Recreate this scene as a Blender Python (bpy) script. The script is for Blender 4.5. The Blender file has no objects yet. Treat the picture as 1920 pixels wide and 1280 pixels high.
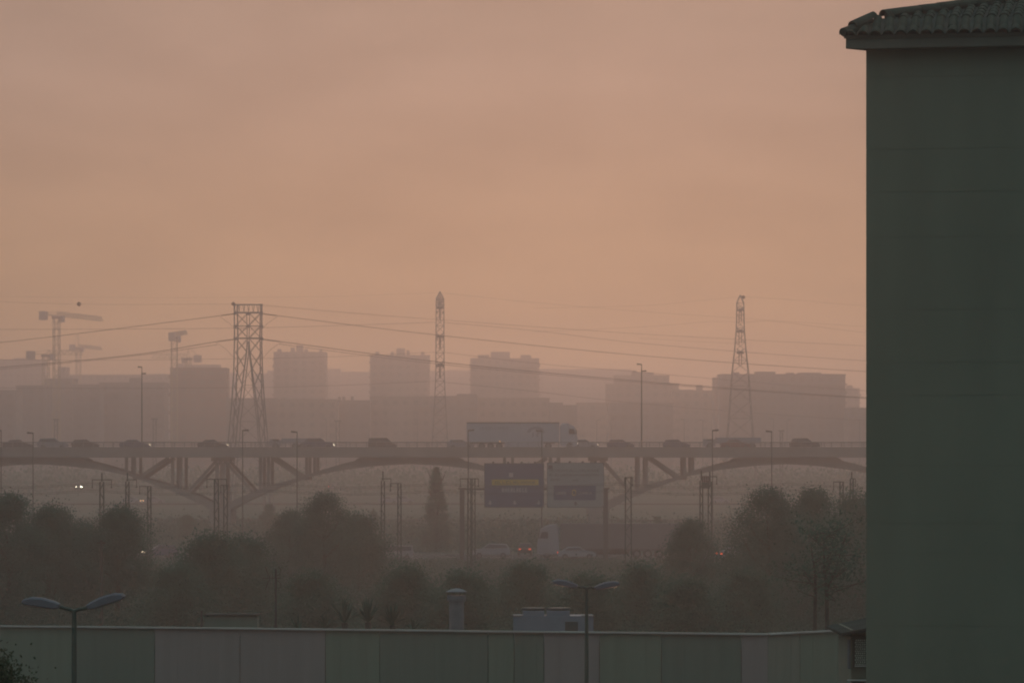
import bpy, math, random
import numpy as np
from mathutils import Vector, Matrix
C = bpy.context.scene
COL = C.collection
R = math.radians
random.seed(7)

# ------------------------------------------------------------------ camera
CAMZ, F, CX, HY = 11.0, 7200.0, 960.0, 870.0        # a long lens at a fourth-floor window
cd = bpy.data.cameras.new("camera"); cam = bpy.data.objects.new("camera", cd); COL.objects.link(cam)
cam.location = (0, 0, CAMZ); cam.rotation_euler = (R(90), 0, 0)
cd.sensor_width = 36; cd.lens = 36 * F / 1920; cd.shift_y = (HY - 640) / 1920
cd.clip_start = 0.5; cd.clip_end = 30000
cd.dof.use_dof = True; cd.dof.focus_distance = 85; cd.dof.aperture_fstop = 9.0
C.camera = cam

# ------------------------------------------------------------------ sky, sun, exposure
SUN_AZ, SUN_EL = R(1), R(2.6)                     # straight ahead, low in the murk
w = bpy.data.worlds.new("World"); C.world = w; w.use_nodes = True
nt = w.node_tree; N = nt.nodes; L = nt.links
for n in list(N): N.remove(n)
def nd(t, **kw):
    n = N.new(t)
    for k, v in kw.items(): setattr(n, k, v)
    return n
def mth(op, a, b=None, c=None, clamp=False):
    n = nd('ShaderNodeMath', operation=op, use_clamp=clamp)
    for i, v in enumerate((a, b, c)):
        if v is None: continue
        if isinstance(v, (int, float)): n.inputs[i].default_value = v
        else: L.new(v, n.inputs[i])
    return n.outputs[0]
def mixc(f, a, b, bt='MIX'):
    n = nd('ShaderNodeMix', data_type='RGBA', blend_type=bt)
    for i, v in ((0, f), (6, a), (7, b)):
        if isinstance(v, (int, float)): n.inputs[i].default_value = v
        elif isinstance(v, tuple): n.inputs[i].default_value = (*v, 1)
        else: L.new(v, n.inputs[i])
    return n.outputs[2]
tc = nd('ShaderNodeTexCoord'); sep = nd('ShaderNodeSeparateXYZ'); L.new(tc.outputs['Generated'], sep.inputs[0])
dx, dy, dz = sep.outputs
sx, sy = math.sin(SUN_AZ), math.cos(SUN_AZ)
dot = mth('ADD', mth('MULTIPLY', dx, sx), mth('MULTIPLY', dy, sy))
mr = nd('ShaderNodeMapRange', interpolation_type='SMOOTHSTEP'); L.new(dot, mr.inputs[0])
mr.inputs[1].default_value = -0.55; mr.inputs[2].default_value = 1.0
west = mr.outputs[0]
mz = nd('ShaderNodeMapRange', interpolation_type='SMOOTHSTEP'); L.new(dz, mz.inputs[0])
mz.inputs[1].default_value = 0.0; mz.inputs[2].default_value = 0.55
high = mz.outputs[0]
WEST_LOW, WEST_HIGH = (0.405, 0.252, 0.184), (0.34, 0.44, 0.455)
HORIZON = (0.55, 0.295, 0.09)                     # the orange band low in the west
EAST_LOW, EAST_HIGH = (0.13, 0.17, 0.172), (0.38, 0.53, 0.56)
lo = nd('ShaderNodeMapRange', interpolation_type='SMOOTHSTEP'); L.new(dz, lo.inputs[0]); lo.inputs[1].default_value = 0.0; lo.inputs[2].default_value = 0.11
veil = mixc(high, mixc(west, EAST_LOW, mixc(lo.outputs[0], HORIZON, WEST_LOW)), mixc(west, EAST_HIGH, WEST_HIGH))
# thin cloud: soft mottling projected on a flat layer overhead
den = mth('ADD', mth('MAXIMUM', dz, 0.0), 0.22)
comb = nd('ShaderNodeCombineXYZ')
L.new(mth('DIVIDE', dx, den), comb.inputs[0]); L.new(mth('DIVIDE', dy, den), comb.inputs[1])
nz = nd('ShaderNodeTexNoise'); L.new(comb.outputs[0], nz.inputs['Vector'])
nz.inputs['Scale'].default_value = 5.0; nz.inputs['Detail'].default_value = 4; nz.inputs['Roughness'].default_value = 0.5
cl = mth('ADD', mth('MULTIPLY', nz.outputs[0], 0.56), 0.72)
veil = mixc(1.0, veil, cl, 'MULTIPLY')
sky = nd('ShaderNodeTexSky', sky_type='NISHITA'); sky.sun_disc = False
sky.sun_elevation = SUN_EL; sky.sun_rotation = SUN_AZ
sky.air_density = 1.5; sky.dust_density = 6.0; sky.ozone_density = 1.5
skys = mixc(1.0, sky.outputs[0], (0.05, 0.05, 0.05), 'MULTIPLY')
final = mixc(0.88, skys, veil)
bg = nd('ShaderNodeBackground'); bg.inputs[1].default_value = 1.0; L.new(final, bg.inputs[0])
out = nd('ShaderNodeOutputWorld'); L.new(bg.outputs[0], out.inputs[0])
w.cycles.sampling_method = 'MANUAL'; w.cycles.sample_map_resolution = 512

sl = bpy.data.lights.new("sun", 'SUN'); sl.energy = 0.205; sl.angle = R(6); sl.color = (1.0, 0.55, 0.33)
sun = bpy.data.objects.new("sun", sl); COL.objects.link(sun)
sd = Vector((math.sin(SUN_AZ) * math.cos(SUN_EL), math.cos(SUN_AZ) * math.cos(SUN_EL), math.sin(SUN_EL)))
sun.rotation_euler = sd.to_track_quat('Z', 'Y').to_euler(); sun.location = (0, 0, 60)

C.view_settings.view_transform = 'Standard'; C.view_settings.look = 'None'
C.view_settings.exposure = 0.0; C.view_settings.gamma = 1.0; C.view_settings.use_curve_mapping = False
C.render.engine = 'CYCLES'
C.cycles.use_denoising = True
C.cycles.max_bounces = 6; C.cycles.diffuse_bounces = 2; C.cycles.glossy_bounces = 2
C.cycles.volume_bounces = 2; C.cycles.transparent_max_bounces = 8
C.cycles.filter_width = 1.9

# ------------------------------------------------------------------ helpers
def at(x, y, D): return Vector(((x - CX) / F * D, D, CAMZ + (HY - y) / F * D))
def px(n, D): return n / F * D
def gz(Y):                                           # the land: flat, then rising gently beyond the motorway
    if Y < 470: return 0.0
    t = min(1.0, (Y - 470) / 850.0)
    return 9.6 * (t * t * (3 - 2 * t) * 0.45 + t * 0.55)

class MB:
    def __init__(s): s.v = []; s.f = []
    def add(s, vs, fs):
        o = len(s.v); s.v += [tuple(v) for v in vs]; s.f += [tuple(i + o for i in f) for f in fs]; return s
    def box(s, x0, x1, y0, y1, z0, z1, M=None):
        vs = [Vector((x, y, z)) for z in (z0, z1) for y in (y0, y1) for x in (x0, x1)]
        if M: vs = [M @ v for v in vs]
        return s.add(vs, [(0, 2, 3, 1), (4, 5, 7, 6), (0, 1, 5, 4), (2, 6, 7, 3), (0, 4, 6, 2), (1, 3, 7, 5)])
    def tube(s, pts, rad, n=6, cap=True):
        pts = [Vector(p) for p in pts]
        rad = rad if isinstance(rad, (list, tuple)) else [rad] * len(pts)
        vs = []; fs = []
        for i, p in enumerate(pts):
            d = (pts[min(i + 1, len(pts) - 1)] - pts[max(i - 1, 0)])
            d = d.normalized() if d.length > 1e-9 else Vector((0, 0, 1))
            u = d.cross(Vector((0, 0, 1)) if abs(d.z) < .95 else Vector((1, 0, 0))).normalized(); q = d.cross(u)
            for k in range(n):
                a = 2 * math.pi * (k + .5) / n
                vs.append(p + rad[i] * (math.cos(a) * u + math.sin(a) * q))
        for i in range(len(pts) - 1):
            for k in range(n):
                a = i * n + k; b = i * n + (k + 1) % n
                fs.append((a, b, b + n, a + n))
        if cap:
            fs.append(tuple(range(n))[::-1]); fs.append(tuple(range((len(pts) - 1) * n, len(pts) * n)))
        return s.add(vs, fs)
    def bar(s, p, q, r): return s.tube([p, q], r, 4)
    def prism(s, prof, y0, y1, M=None):              # profile in x,z pushed along y
        n = len(prof)
        vs = [Vector((x, y0, z)) for x, z in prof] + [Vector((x, y1, z)) for x, z in prof]
        if M: vs = [M @ v for v in vs]
        fs = [tuple(range(n)), tuple(range(2 * n - 1, n - 1, -1))]
        fs += [(i, i + n, (i + 1) % n + n, (i + 1) % n) for i in range(n)]
        return s.add(vs, fs)
    def strip(s, lo, hi, y0, y1):                    # solid between two polylines of x,z
        n = len(lo); vs = []
        for y in (y0, y1):
            vs += [(x, y, z) for x, z in lo] + [(x, y, z) for x, z in hi]
        fs = []
        for i in range(n - 1):
            fs.append((i, i + 1, n + i + 1, n + i)); o = 2 * n
            fs.append((o + i, o + n + i, o + n + i + 1, o + i + 1))
            fs.append((i, o + i, o + i + 1, i + 1)); fs.append((n + i, n + i + 1, o + n + i + 1, o + n + i))
        fs += [(0, n, 3 * n, 2 * n), (n - 1, 3 * n - 1, 4 * n - 1, 2 * n - 1)]
        return s.add(vs, fs)
    def cyl(s, c, axis, r, h, n=12):
        c = Vector(c); a = Vector(axis).normalized()
        return s.tube([c - a * h / 2, c + a * h / 2], r, n)
    def lathe(s, prof, n=14, c=(0, 0, 0)):
        vs = []; fs = []
        for r, z in prof:
            for k in range(n):
                a = 2 * math.pi * k / n; vs.append((c[0] + r * math.cos(a), c[1] + r * math.sin(a), c[2] + z))
        for i in range(len(prof) - 1):
            for k in range(n):
                a = i * n + k; b = i * n + (k + 1) % n; fs.append((a, b, b + n, a + n))
        fs.append(tuple(range(n))[::-1]); fs.append(tuple(range((len(prof) - 1) * n, len(prof) * n)))
        return s.add(vs, fs)
    def mesh(s, name, m, smooth=False):
        me = bpy.data.meshes.new(name); me.from_pydata(s.v, [], s.f)
        if m: me.materials.append(m)
        if smooth: me.polygons.foreach_set('use_smooth', [True] * len(me.polygons))
        me.update(); return me
    def build(s, name, m, parent=None, loc=None, rot=None, smooth=False):
        return obj(name, s.mesh(name, m, smooth), parent, loc, rot)

def obj(name, me, parent=None, loc=None, rot=None):
    o = bpy.data.objects.new(name, me); COL.objects.link(o)
    if parent: o.parent = parent
    if loc is not None: o.location = loc
    if rot is not None: o.rotation_euler = rot
    return o
def tag(o, label, cat, group=None):
    o['label'] = label; o['category'] = cat
    if group: o['group'] = group
    return o
def thing(name, label, cat, loc, rz=0, group=None, scale=1.0):
    o = bpy.data.objects.new(name, None); COL.objects.link(o); o.empty_display_size = .3
    o.location = loc; o.rotation_euler = (0, 0, rz); o.scale = (scale,) * 3
    return tag(o, label, cat, group)
def struct(o, kind='structure'): o['kind'] = kind; return o
def kids(o): return list(o.children)
def dup(root, loc, rz=None, label=None, scale=None):
    r = root.copy(); COL.objects.link(r); r.location = loc
    if rz is not None: r.rotation_euler = (0, 0, rz)
    if label: r['label'] = label
    if scale: r.scale = (scale,) * 3
    for ch in kids(root):
        c = ch.copy(); COL.objects.link(c); c.parent = r
        for g in kids(ch):
            d = g.copy(); COL.objects.link(d); d.parent = c
    return r

def mat(name, col, rough=0.8, var=0.18, scale=3.0, metal=0.0, detail=4, spec=0.3, stretch=(1, 1, 1), bump=0.0):
    m = bpy.data.materials.new(name); m.use_nodes = True
    t = m.node_tree; b = t.nodes['Principled BSDF']
    b.inputs['Roughness'].default_value = rough; b.inputs['Metallic'].default_value = metal
    b.inputs['Specular IOR Level'].default_value = spec
    g = t.nodes.new('ShaderNodeTexCoord'); mp = t.nodes.new('ShaderNodeMapping'); mp.inputs['Scale'].default_value = stretch
    n = t.nodes.new('ShaderNodeTexNoise'); n.inputs['Scale'].default_value = scale; n.inputs['Detail'].default_value = detail
    r = t.nodes.new('ShaderNodeValToRGB')
    r.color_ramp.elements[0].position = .3; r.color_ramp.elements[1].position = .7
    r.color_ramp.elements[0].color = (*[c * (1 - var) for c in col], 1)
    r.color_ramp.elements[1].color = (*[min(1, c * (1 + var)) for c in col], 1)
    t.links.new(g.outputs['Object'], mp.inputs[0]); t.links.new(mp.outputs[0], n.inputs['Vector'])
    t.links.new(n.outputs[0], r.inputs[0]); t.links.new(r.outputs[0], b.inputs['Base Color'])
    if bump:
        bp = t.nodes.new('ShaderNodeBump'); bp.inputs['Strength'].default_value = bump
        t.links.new(n.outputs[0], bp.inputs['Height']); t.links.new(bp.outputs[0], b.inputs['Normal'])
    return m
def glow(name, col, s):
    m = bpy.data.materials.new(name); m.use_nodes = True; b = m.node_tree.nodes['Principled BSDF']
    b.inputs['Base Color'].default_value = (*col, 1); b.inputs['Emission Color'].default_value = (*col, 1)
    b.inputs['Emission Strength'].default_value = s; return m

M = dict(
    ground=mat('ground_soil', (.042, .072, .056), .95, .25, .02, detail=8, stretch=(1, 5, 1), spec=.05),
    asphalt=mat('asphalt', (.05, .05, .052), 1.0, .25, .6, spec=0),
    ballast=mat('ballast', (.11, .10, .09), .95, .3, 1.5),
    paint=mat('road_paint', (.7, .7, .68), .7, .1, 2),
    concrete=mat('concrete', (.15, .15, .145), .9, .18, .35, detail=6),
    concrete2=mat('pale_concrete', (.38, .37, .35), .9, .12, .6),
    steel=mat('galvanised_steel', (.16, .165, .17), .6, .2, 1, .3),
    darksteel=mat('dark_steel', (.06, .065, .06), .6, .2, 2, .2),
    greenpost=mat('green_painted_steel', (.035, .06, .048), .5, .15, 4),
    head=mat('lamp_housing', (.105, .107, .128), .65, .08, 5),
    lens=mat('lamp_lens', (.12, .13, .12), .3, .1, 5),
    wire=mat('cable', (.04, .04, .04), .6, .1, 1),
    ball=mat('marker_ball', (.12, .05, .03), .6, .1, 1),
    wall=mat('painted_render', (.143, .148, .113), .92, .10, .9, detail=6, stretch=(1, 1, .25)),
    wallgap=mat('joint_shadow_gap', (.126, .131, .10), .95, .1, 2),
    tile=mat('clay_tile', (.055, .062, .05), .95, .3, 2.2, spec=.05, bump=.1),
    tilebed=mat('tile_bed', (.06, .065, .058), 1.0, .25, 4, spec=0),
    fascia=mat('eave_board', (.09, .095, .078), .85, .12, 2),
    pgreen=mat('green_cladding', (.13, .162, .124), .75, .07, .6, stretch=(6, 1, .4)),
    pgreen2=mat('deep_green_cladding', (.105, .136, .11), .75, .07, .6, stretch=(6, 1, .4)),
    pgrey=mat('mauve_grey_cladding', (.205, .175, .166), .75, .06, .6, stretch=(6, 1, .4)),
    pmid=mat('grey_green_cladding', (.155, .166, .134), .75, .07, .6, stretch=(6, 1, .4)),
    coping=mat('metal_coping', (.29, .285, .265), .7, .2, .7, .0, spec=.15),
    roof=mat('roof_felt', (.06, .066, .06), 1.0, .2, 1, spec=0),
    zinc=mat('zinc_flue', (.14, .145, .155), .6, .15, 3, .2),
    acbox=mat('unit_casing', (.15, .165, .195), .6, .08, 2),
    black=mat('rubber', (.02, .02, .02), .9, .1, 5),
    glass=mat('tinted_glass', (.025, .03, .035), .4, .05, 1, spec=.35),
    rim=mat('wheel_rim', (.12, .12, .125), .6, .1, 5),
    white=mat('white_paint', (.20, .20, .225), .6, .05, .8),
    trailer=mat('trailer_white', (.29, .295, .335), .6, .05, .4),
    curtain=mat('dark_curtain_trailer', (.10, .10, .105), .7, .1, .5),
    print=mat('trailer_print', (.17, .165, .20), .6, .05, 1),
    silver=mat('silver_paint', (.22, .23, .26), .6, .06, 1, .0, spec=.1),
    dark=mat('dark_car_paint', (.05, .05, .055), .55, .1, 1, spec=.1),
    blue=mat('blue_car_paint', (.07, .08, .13), .55, .1, 1, spec=.1),
    red=mat('maroon_car_paint', (.14, .05, .045), .55, .1, 1, spec=.1),
    sblue=mat('sign_blue', (.04, .072, .125), .7, .08, .8),
    swhite=mat('sign_white', (.19, .212, .222), .7, .06, .8),
    syellow=mat('sign_yellow', (.36, .25, .035), .6, .05, 2),
    sprint=mat('sign_print_white', (.27, .27, .29), .7, .05, 3),
    sdark=mat('sign_print_dark', (.07, .06, .06), .6, .05, 3),
    sback=mat('sign_back', (.09, .095, .09), .6, .1, 1),
    bark=mat('bark', (.045, .055, .045), .95, .3, 6),
    leaf=mat('leaf_green', (.058, .135, .105), .9, .3, .9, detail=3, spec=0),
    leafd=mat('leaf_dark_green', (.054, .130, .102), .9, .3, .9, detail=3, spec=0),
    leafn=mat('leaf_near', (.050, .062, .038), .9, .3, .9, detail=3, spec=0),
    leafo=mat('leaf_olive', (.058, .132, .102), .9, .3, .9, detail=3, spec=0),
    scrub=mat('scrub_leaf', (.038, .092, .072), .95, .3, .06, detail=6, spec=0),
    city=mat('city_render_warm', (.26, .22, .20), .9, .12, .08),
    city2=mat('city_render_grey', (.20, .19, .19), .9, .12, .08),
    city3=mat('city_brick', (.20, .13, .11), .9, .15, .1),
    win=mat('city_window', (.14, .125, .115), .3, .2, .3, spec=.5),
    shutter=mat('perforated_screen', (.36, .40, .34), .7, .45, 30),
    craney=mat('crane_paint', (.30, .25, .14), .6, .1, 1),
    crane_c=mat('crane_ballast', (.22, .21, .20), .9, .1, 1),
    insul=mat('insulator', (.10, .06, .05), .4, .1, 2),
    wood=mat('pole_wood', (.07, .06, .05), .9, .2, 4),
)
def translucent(m, k):                                # leaves let some light through
    t = m.node_tree; b = t.nodes['Principled BSDF']; o = t.nodes['Material Output']
    tr = t.nodes.new('ShaderNodeBsdfTranslucent'); mx = t.nodes.new('ShaderNodeMixShader'); mx.inputs[0].default_value = k
    src = b.inputs['Base Color'].links[0].from_socket; t.links.new(src, tr.inputs[0])
    t.links.new(b.outputs[0], mx.inputs[1]); t.links.new(tr.outputs[0], mx.inputs[2]); t.links.new(mx.outputs[0], o.inputs['Surface'])
for k in ('leaf', 'leafd', 'leafo', 'scrub'): translucent(M[k], .4)
HEADL = glow('headlight_glow', (1.0, .88, .62), 3.5)
HEADLS = glow('headlight_dim', (1.0, .8, .55), 1.1)
TAIL = glow('taillight_glow', (1.0, .12, .04), 2.6)
TAILS = glow('taillight_dim', (.9, .12, .05), .55)
AMBER = glow('marker_amber', (1.0, .5, .18), 1.3)

# ------------------------------------------------------------------ ground, roads
gb = MB(); ys = [-200, 0, 200, 430, 470] + [470 + 50 * i for i in range(1, 18)] + [1500, 2000, 3000, 4500, 7000]
for Y in ys:
    gb.v += [(-3000, Y, gz(Y)), (3000, Y, gz(Y))]
for i in range(len(ys) - 1): gb.f.append((2 * i, 2 * i + 1, 2 * i + 3, 2 * i + 2))
struct(gb.build('ground', M['ground']))
struct(MB().box(-700, 700, 436, 452, -.1, .06).build('motorway', M['asphalt']))
struct(MB().box(-700, 700, 457, 470, -.1, .06).build('motorway', M['asphalt']))
mk = MB()
for Y in (436.6, 451.4, 457.6, 469.4): mk.box(-700, 700, Y - .07, Y + .07, .062, .066)
for Y in (441.5, 446.5, 461.8, 465.6):
    for k in range(-30, 31): mk.box(k * 12, k * 12 + 4, Y - .07, Y + .07, .062, .066)
struct(mk.build('lane_markings', M['paint']))
struct(MB().box(-700, 700, 68, 112, -.1, .05).build('car_park', M['asphalt']))
struct(MB().box(-700, 700, 347, 360, -.1, .35).build('railway_ballast', M['ballast']))
rl = MB()
for Y in (349.2, 350.64, 355.2, 356.64): rl.box(-700, 700, Y - .04, Y + .04, .35, .5)
struct(rl.build('railway_rails', M['darksteel']))
for Y, wd in ((640, 9), (760, 12), (905, 10), (1010, 9)):   # far roads climbing the slope
    z = gz(Y); struct(MB().box(-900, 900, Y, Y + wd, z - .3, gz(Y + wd) + .12).build('far_road', M['asphalt']))

# ------------------------------------------------------------------ haze
HZ = MB().box(-3100, 3100, -230, 7100, -1.0, 71.5)
hz = HZ.build('haze', None); struct(hz, 'stuff')
hm = bpy.data.materials.new('haze_air'); hm.use_nodes = True; ht = hm.node_tree
for n in list(ht.nodes): ht.nodes.remove(n)
pv = ht.nodes.new('ShaderNodeVolumePrincipled'); ho = ht.nodes.new('ShaderNodeOutputMaterial')
pv.inputs['Color'].default_value = (.94, .86, .885, 1); pv.inputs['Density'].default_value = 0.00086
pv.inputs['Anisotropy'].default_value = 0.8
ht.links.new(pv.outputs[0], ho.inputs['Volume']); hz.data.materials.append(hm)

# ------------------------------------------------------------------ the tall building at the right
AB = R(10); DB = 65.0; S = px(1, DB)
bl = thing('apartment_building', 'tall dark green-grey block with tiled eave filling the right edge', 'building', at(1624, HY, DB) - Vector((0, 0, CAMZ)), -AB)
zt = at(0, 95, DB).z
joints = [1400, 1308, 1172, 1036, 980, 872, 741, 680, 581, 446, 361, 281, 146, 95]
zs = [0.0] + [at(0, y, DB).z for y in joints[1:]]
def poly(b, P, z0, z1):
    n = len(P)
    return b.add([(x, y, z0) for x, y in P] + [(x, y, z1) for x, y in P], [tuple(range(n))[::-1], tuple(range(n, 2 * n))] + [(i, (i + 1) % n, (i + 1) % n + n, i + n) for i in range(n)])
SK = .85                                             # the side wall runs back at an acute corner
def foot(o): return [(-o + .015, -o + .006), (9.3, -o + .006), (9.3, 9.3), (-o + SK * 4.0 + .3, 9.3), (-o + SK * 4.0, 4.0 - o)]
poly(MB(), foot(0), 0, zt).build('wall', M['wallgap'], bl)
for z0, z1 in zip(zs[:-1], zs[1:]):
    MB().box(0, 9.02, 0, .019, z0 + .003, z1 - .003).build('wall_panel', M['wall'], bl)
OV = .35
eb = poly(MB(), foot(OV - .02), zt, zt + .17); poly(eb, foot(OV + .01), zt + .17, zt + .235)
eb.build('eave', M['fascia'], bl)
z0 = zt + .25; pit1, pit2 = .62, .235
y1 = .13; zk = z0 + (y1 + .38) * pit1
rb = MB()
zr_ = lambda q: z0 - .03 + (q + .38) * pit1 if q < y1 else zk - .03 + (q - y1) * pit2
E = 9.4
for qa, qb in ((-.38, y1), (y1, 4.6)):
    rb.add([(qa, qa, zr_(qa)), (E, qa, zr_(qa)), (E, qb, zr_(qb)), (qb, qb, zr_(qb))], [(0, 1, 2, 3)])
    ea, eb_ = -.38 + (qa + .38) * SK, -.38 + (qb + .38) * SK
    rb.add([(qa, qa, zr_(qa)), (qb, qb, zr_(qb)), (eb_ - .05, qb, z0 - .03), (ea, qa, z0 - .03)], [(0, 1, 2, 3)])
MB().tube([(q, q, zr_(q) + .03) for q in (-.36, -.1, y1 - .06)], .075, 6).build('hip_mortar', M['tilebed'], bl)
MB().tube([(q, q, zr_(q) + .035) for q in (y1 + .2, 1.5, 3.0)], .085, 6).build('hip_mortar', M['tilebed'], bl)
q = 4.6; rb.add([(q, q, zr_(q)), (E, q, zr_(q)), (E, E, z0 - .03), (q - .7, E, z0 - .03), (-.38 + (q + .38) * SK - .05, q, z0 - .03)], [(0, 1, 2, 3), (0, 3, 4)])
roof = rb.build('roof', M['tilebed'], bl)
def tile_mesh(r0, r1, ln, th=.016, n=6):
    b = MB(); ring = []
    for r, x in ((r0, 0.0), (r1, ln)):
        for rr in (r, r - th):
            ring.append([(rr * math.cos(math.pi * k / n), x, rr * math.sin(math.pi * k / n)) for k in range(n + 1)])
    vs = sum(ring, []); k1 = n + 1; fs = []
    for k in range(n):
        a, bb, c, d = k, k + k1, k + 2 * k1, k + 3 * k1
        fs += [(a, a + 1, c + 1, c), (bb, d, d + 1, bb + 1), (a, bb, bb + 1, a + 1), (c, c + 1, d + 1, d)]
    fs += [(0, 2 * k1, 3 * k1, k1), (n, n + k1, n + 3 * k1, n + 2 * k1)]
    return b.add(vs, fs).mesh('roof_tile', M['tile'])
T1 = tile_mesh(.095, .075, .47)
TH = tile_mesh(.115, .095, .52)
rnd = random.Random(3)
def put_tile(me, x, y, z, slope, yaw=0.0, name='roof_tile'):
    o = obj(name, me, roof); o.rotation_euler = (slope + rnd.uniform(-.012, .012), rnd.uniform(-.03, .03), yaw + rnd.uniform(-.015, .015))
    o.location = (x + rnd.uniform(-.006, .006), y, z); return o
s1, s2 = math.atan(pit1), math.atan(pit2)
for i in range(18):
    x = -.24 + i * .213
    put_tile(T1, x, -.43, z0 - .05, s1 * .75)
    if x > .02: put_tile(T1, x, -.16, z0 + .06, s1)
    for j in range(7):
        y = y1 + .02 + j * .40
        if x > y + .12: put_tile(T1, x, y, zk - .06 + (y - y1) * pit2, s2 + .02)
sh1, sh2 = math.atan(pit1 / 1.414), math.atan(pit2 / 1.414)
put_tile(TH, -.345, -.345, z0 - .01, sh1 * .8, -R(45), 'hip_tile')
put_tile(TH, -.21, -.21, z0 + .12, sh1 * 1.05, -R(45), 'hip_tile')
for k in range(9):
    q = .265 + k * .29
    put_tile(TH, q, q, zk + .005 + (q - y1) * pit2, sh2 + .03, -R(45), 'hip_tile')

# ------------------------------------------------------------------ annex between the two
an = thing('annex', 'small dark annex with a perforated screen beside the tall block', 'building', (0, 0, 0))
xa = at(1596, 0, 76).x
MB().box(xa, xa + .72, 76, 79, 0, at(0, 1180, 76).z).build('wall', M['wall'], an)
MB().prism([(xa - .22, at(0, 1185, 76).z), (xa + .8, at(0, 1166, 76).z), (xa + .8, at(0, 1174, 76).z + .0), (xa - .22, at(0, 1190, 76).z)][::-1], 75.7, 79.2).build('roof', M['roof'], an)
wf = MB().box(at(1599, 0, 76).x, at(1632, 0, 76).x, 75.96, 76, at(0, 1250, 76).z, at(0, 1192, 76).z).build('window', M['fascia'], an)
pb = MB(); x0, x1 = at(1602, 0, 76).x, at(1630, 0, 76).x; za, zb = at(0, 1246, 76).z, at(0, 1197, 76).z
for i in range(7):
    for j in range(12):
        u = x0 + (x1 - x0) * (i + (.5 if j % 2 else .2)) / 7.2; v = za + (zb - za) * j / 12
        pb.box(u, u + .028, 75.935, 75.955, v + .004, v + .034)
pb.build('screen', M['shutter'], wf)
MB().box(x0, x1, 75.92, 75.957, za - .03, za - .005).build('sill', M['concrete2'], wf)
MB().tube([(at(1592, 0, 75.9).x, 75.9, at(0, 1252, 76).z), (at(1592, 0, 75.9).x, 75.9, at(0, 1198, 76).z)], .035, 8).build('drainpipe', M['zinc'], an)
for yy in (1273, 1279):
    MB().box(xa - .08, xa + .6, 75.75, 76.0, at(0, yy + 2, 76).z, at(0, yy, 76).z).build('ledge', M['concrete2'], an)

# ------------------------------------------------------------------ warehouse in the foreground
wh = thing('warehouse', 'long low warehouse with striped green and mauve-grey panels along the bottom', 'building', (0, 0, 0))
PL, PC, PR = at(-420, 1170.5, 125.5), at(1440, 1188, 117.8), at(1600, 1180.5, 120.8)
ZR = 5.80
def wh_pt(x):                                        # a point of the facade foot under a picture column
    if x <= 1440:
        a, b = PL, PC
    else: a, b = PC, PR
    k = (x - CX) / F
    t = (k * a.y - a.x) / ((b.x - a.x) - k * (b.y - a.y))
    return a + (b - a) * t
edges = [(-420, 'pgreen'), (-160, 'pgrey'), (0, 'pgreen'), (138, 'pgreen2'), (290, 'pgrey'), (450, 'pgrey'), (610, 'pgreen'), (712, 'pgreen2'),
         (915, 'pgreen'), (964, 'pgreen2'), (1020, 'pgrey'), (1124, 'pgreen'), (1240, 'pgreen2'), (1390, 'pgrey'), (1440, 'pmid'), (1500, 'pgreen'), (1596, None)]
for (xa_, mt), (xb_, _) in zip(edges[:-1], edges[1:]):
    p, q = wh_pt(xa_), wh_pt(xb_); d = (q - p); d.z = 0; ln = d.length; d.normalize(); nrm = Vector((-d.y, d.x, 0))
    Mx = Matrix((( d.x, nrm.x, 0, p.x), (d.y, nrm.y, 0, p.y), (0, 0, 1, 0), (0, 0, 0, 1)))
    b = MB().box(.012, ln - .012, 0, .06, 0, ZR - .03, Mx)
    nr = max(2, int(ln / .95))
    for i in range(nr):                              # shallow ribs of the sheet cladding
        u = .05 + (ln - .1) * (i + .5) / nr
        b.box(u - .03, u + .03, -.006, 0, .02, ZR - .06, Mx)
    b.build('wall_panel', M[mt], wh)
pr2 = PR + Vector((.4, 0, 0))
core = [(PL.x, PL.y + .07), (PC.x, PC.y + .07), (PR.x, PR.y + .07), (PR.x + .5, PR.y + 5), (PC.x, PC.y + 7), (PL.x, PL.y + 7)]
cb = MB(); n = len(core)
cb.add([(x, y, 0) for x, y in core] + [(x, y, ZR - .48) for x, y in core], [tuple(range(n))[::-1], tuple(range(n, 2 * n))] + [(i, (i + 1) % n, (i + 1) % n + n, i + n) for i in range(n)])
cb.build('roof', M['roof'], wh)
def coping(p, q):
    segs = max(2, int((q - p).length / 3.0))
    for i in range(segs):
        a = p + (q - p) * (i / segs); b2 = p + (q - p) * ((i + 1) / segs); d = (b2 - a).normalized()
        a = a + d * .01; b2 = b2 - d * .01; nn = Vector((-d.y, d.x, 0)) * .11; zr = rnd.uniform(-.006, .006)
        o = MB()
        P = [a - nn, b2 - nn, b2 + nn, a + nn]
        o.add([(v.x, v.y, ZR - .03 + zr) for v in P] + [(v.x, v.y, ZR + .02 + zr) for v in P], [(3, 2, 1, 0), (4, 5, 6, 7), (0, 1, 5, 4), (1, 2, 6, 5), (2, 3, 7, 6), (3, 0, 4, 7)])
        o.build('coping', M['coping'], wh)
flat = lambda v: Vector((v.x, v.y, 0))
coping(flat(PL), flat(PC)); coping(flat(PC), flat(PR))
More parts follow.
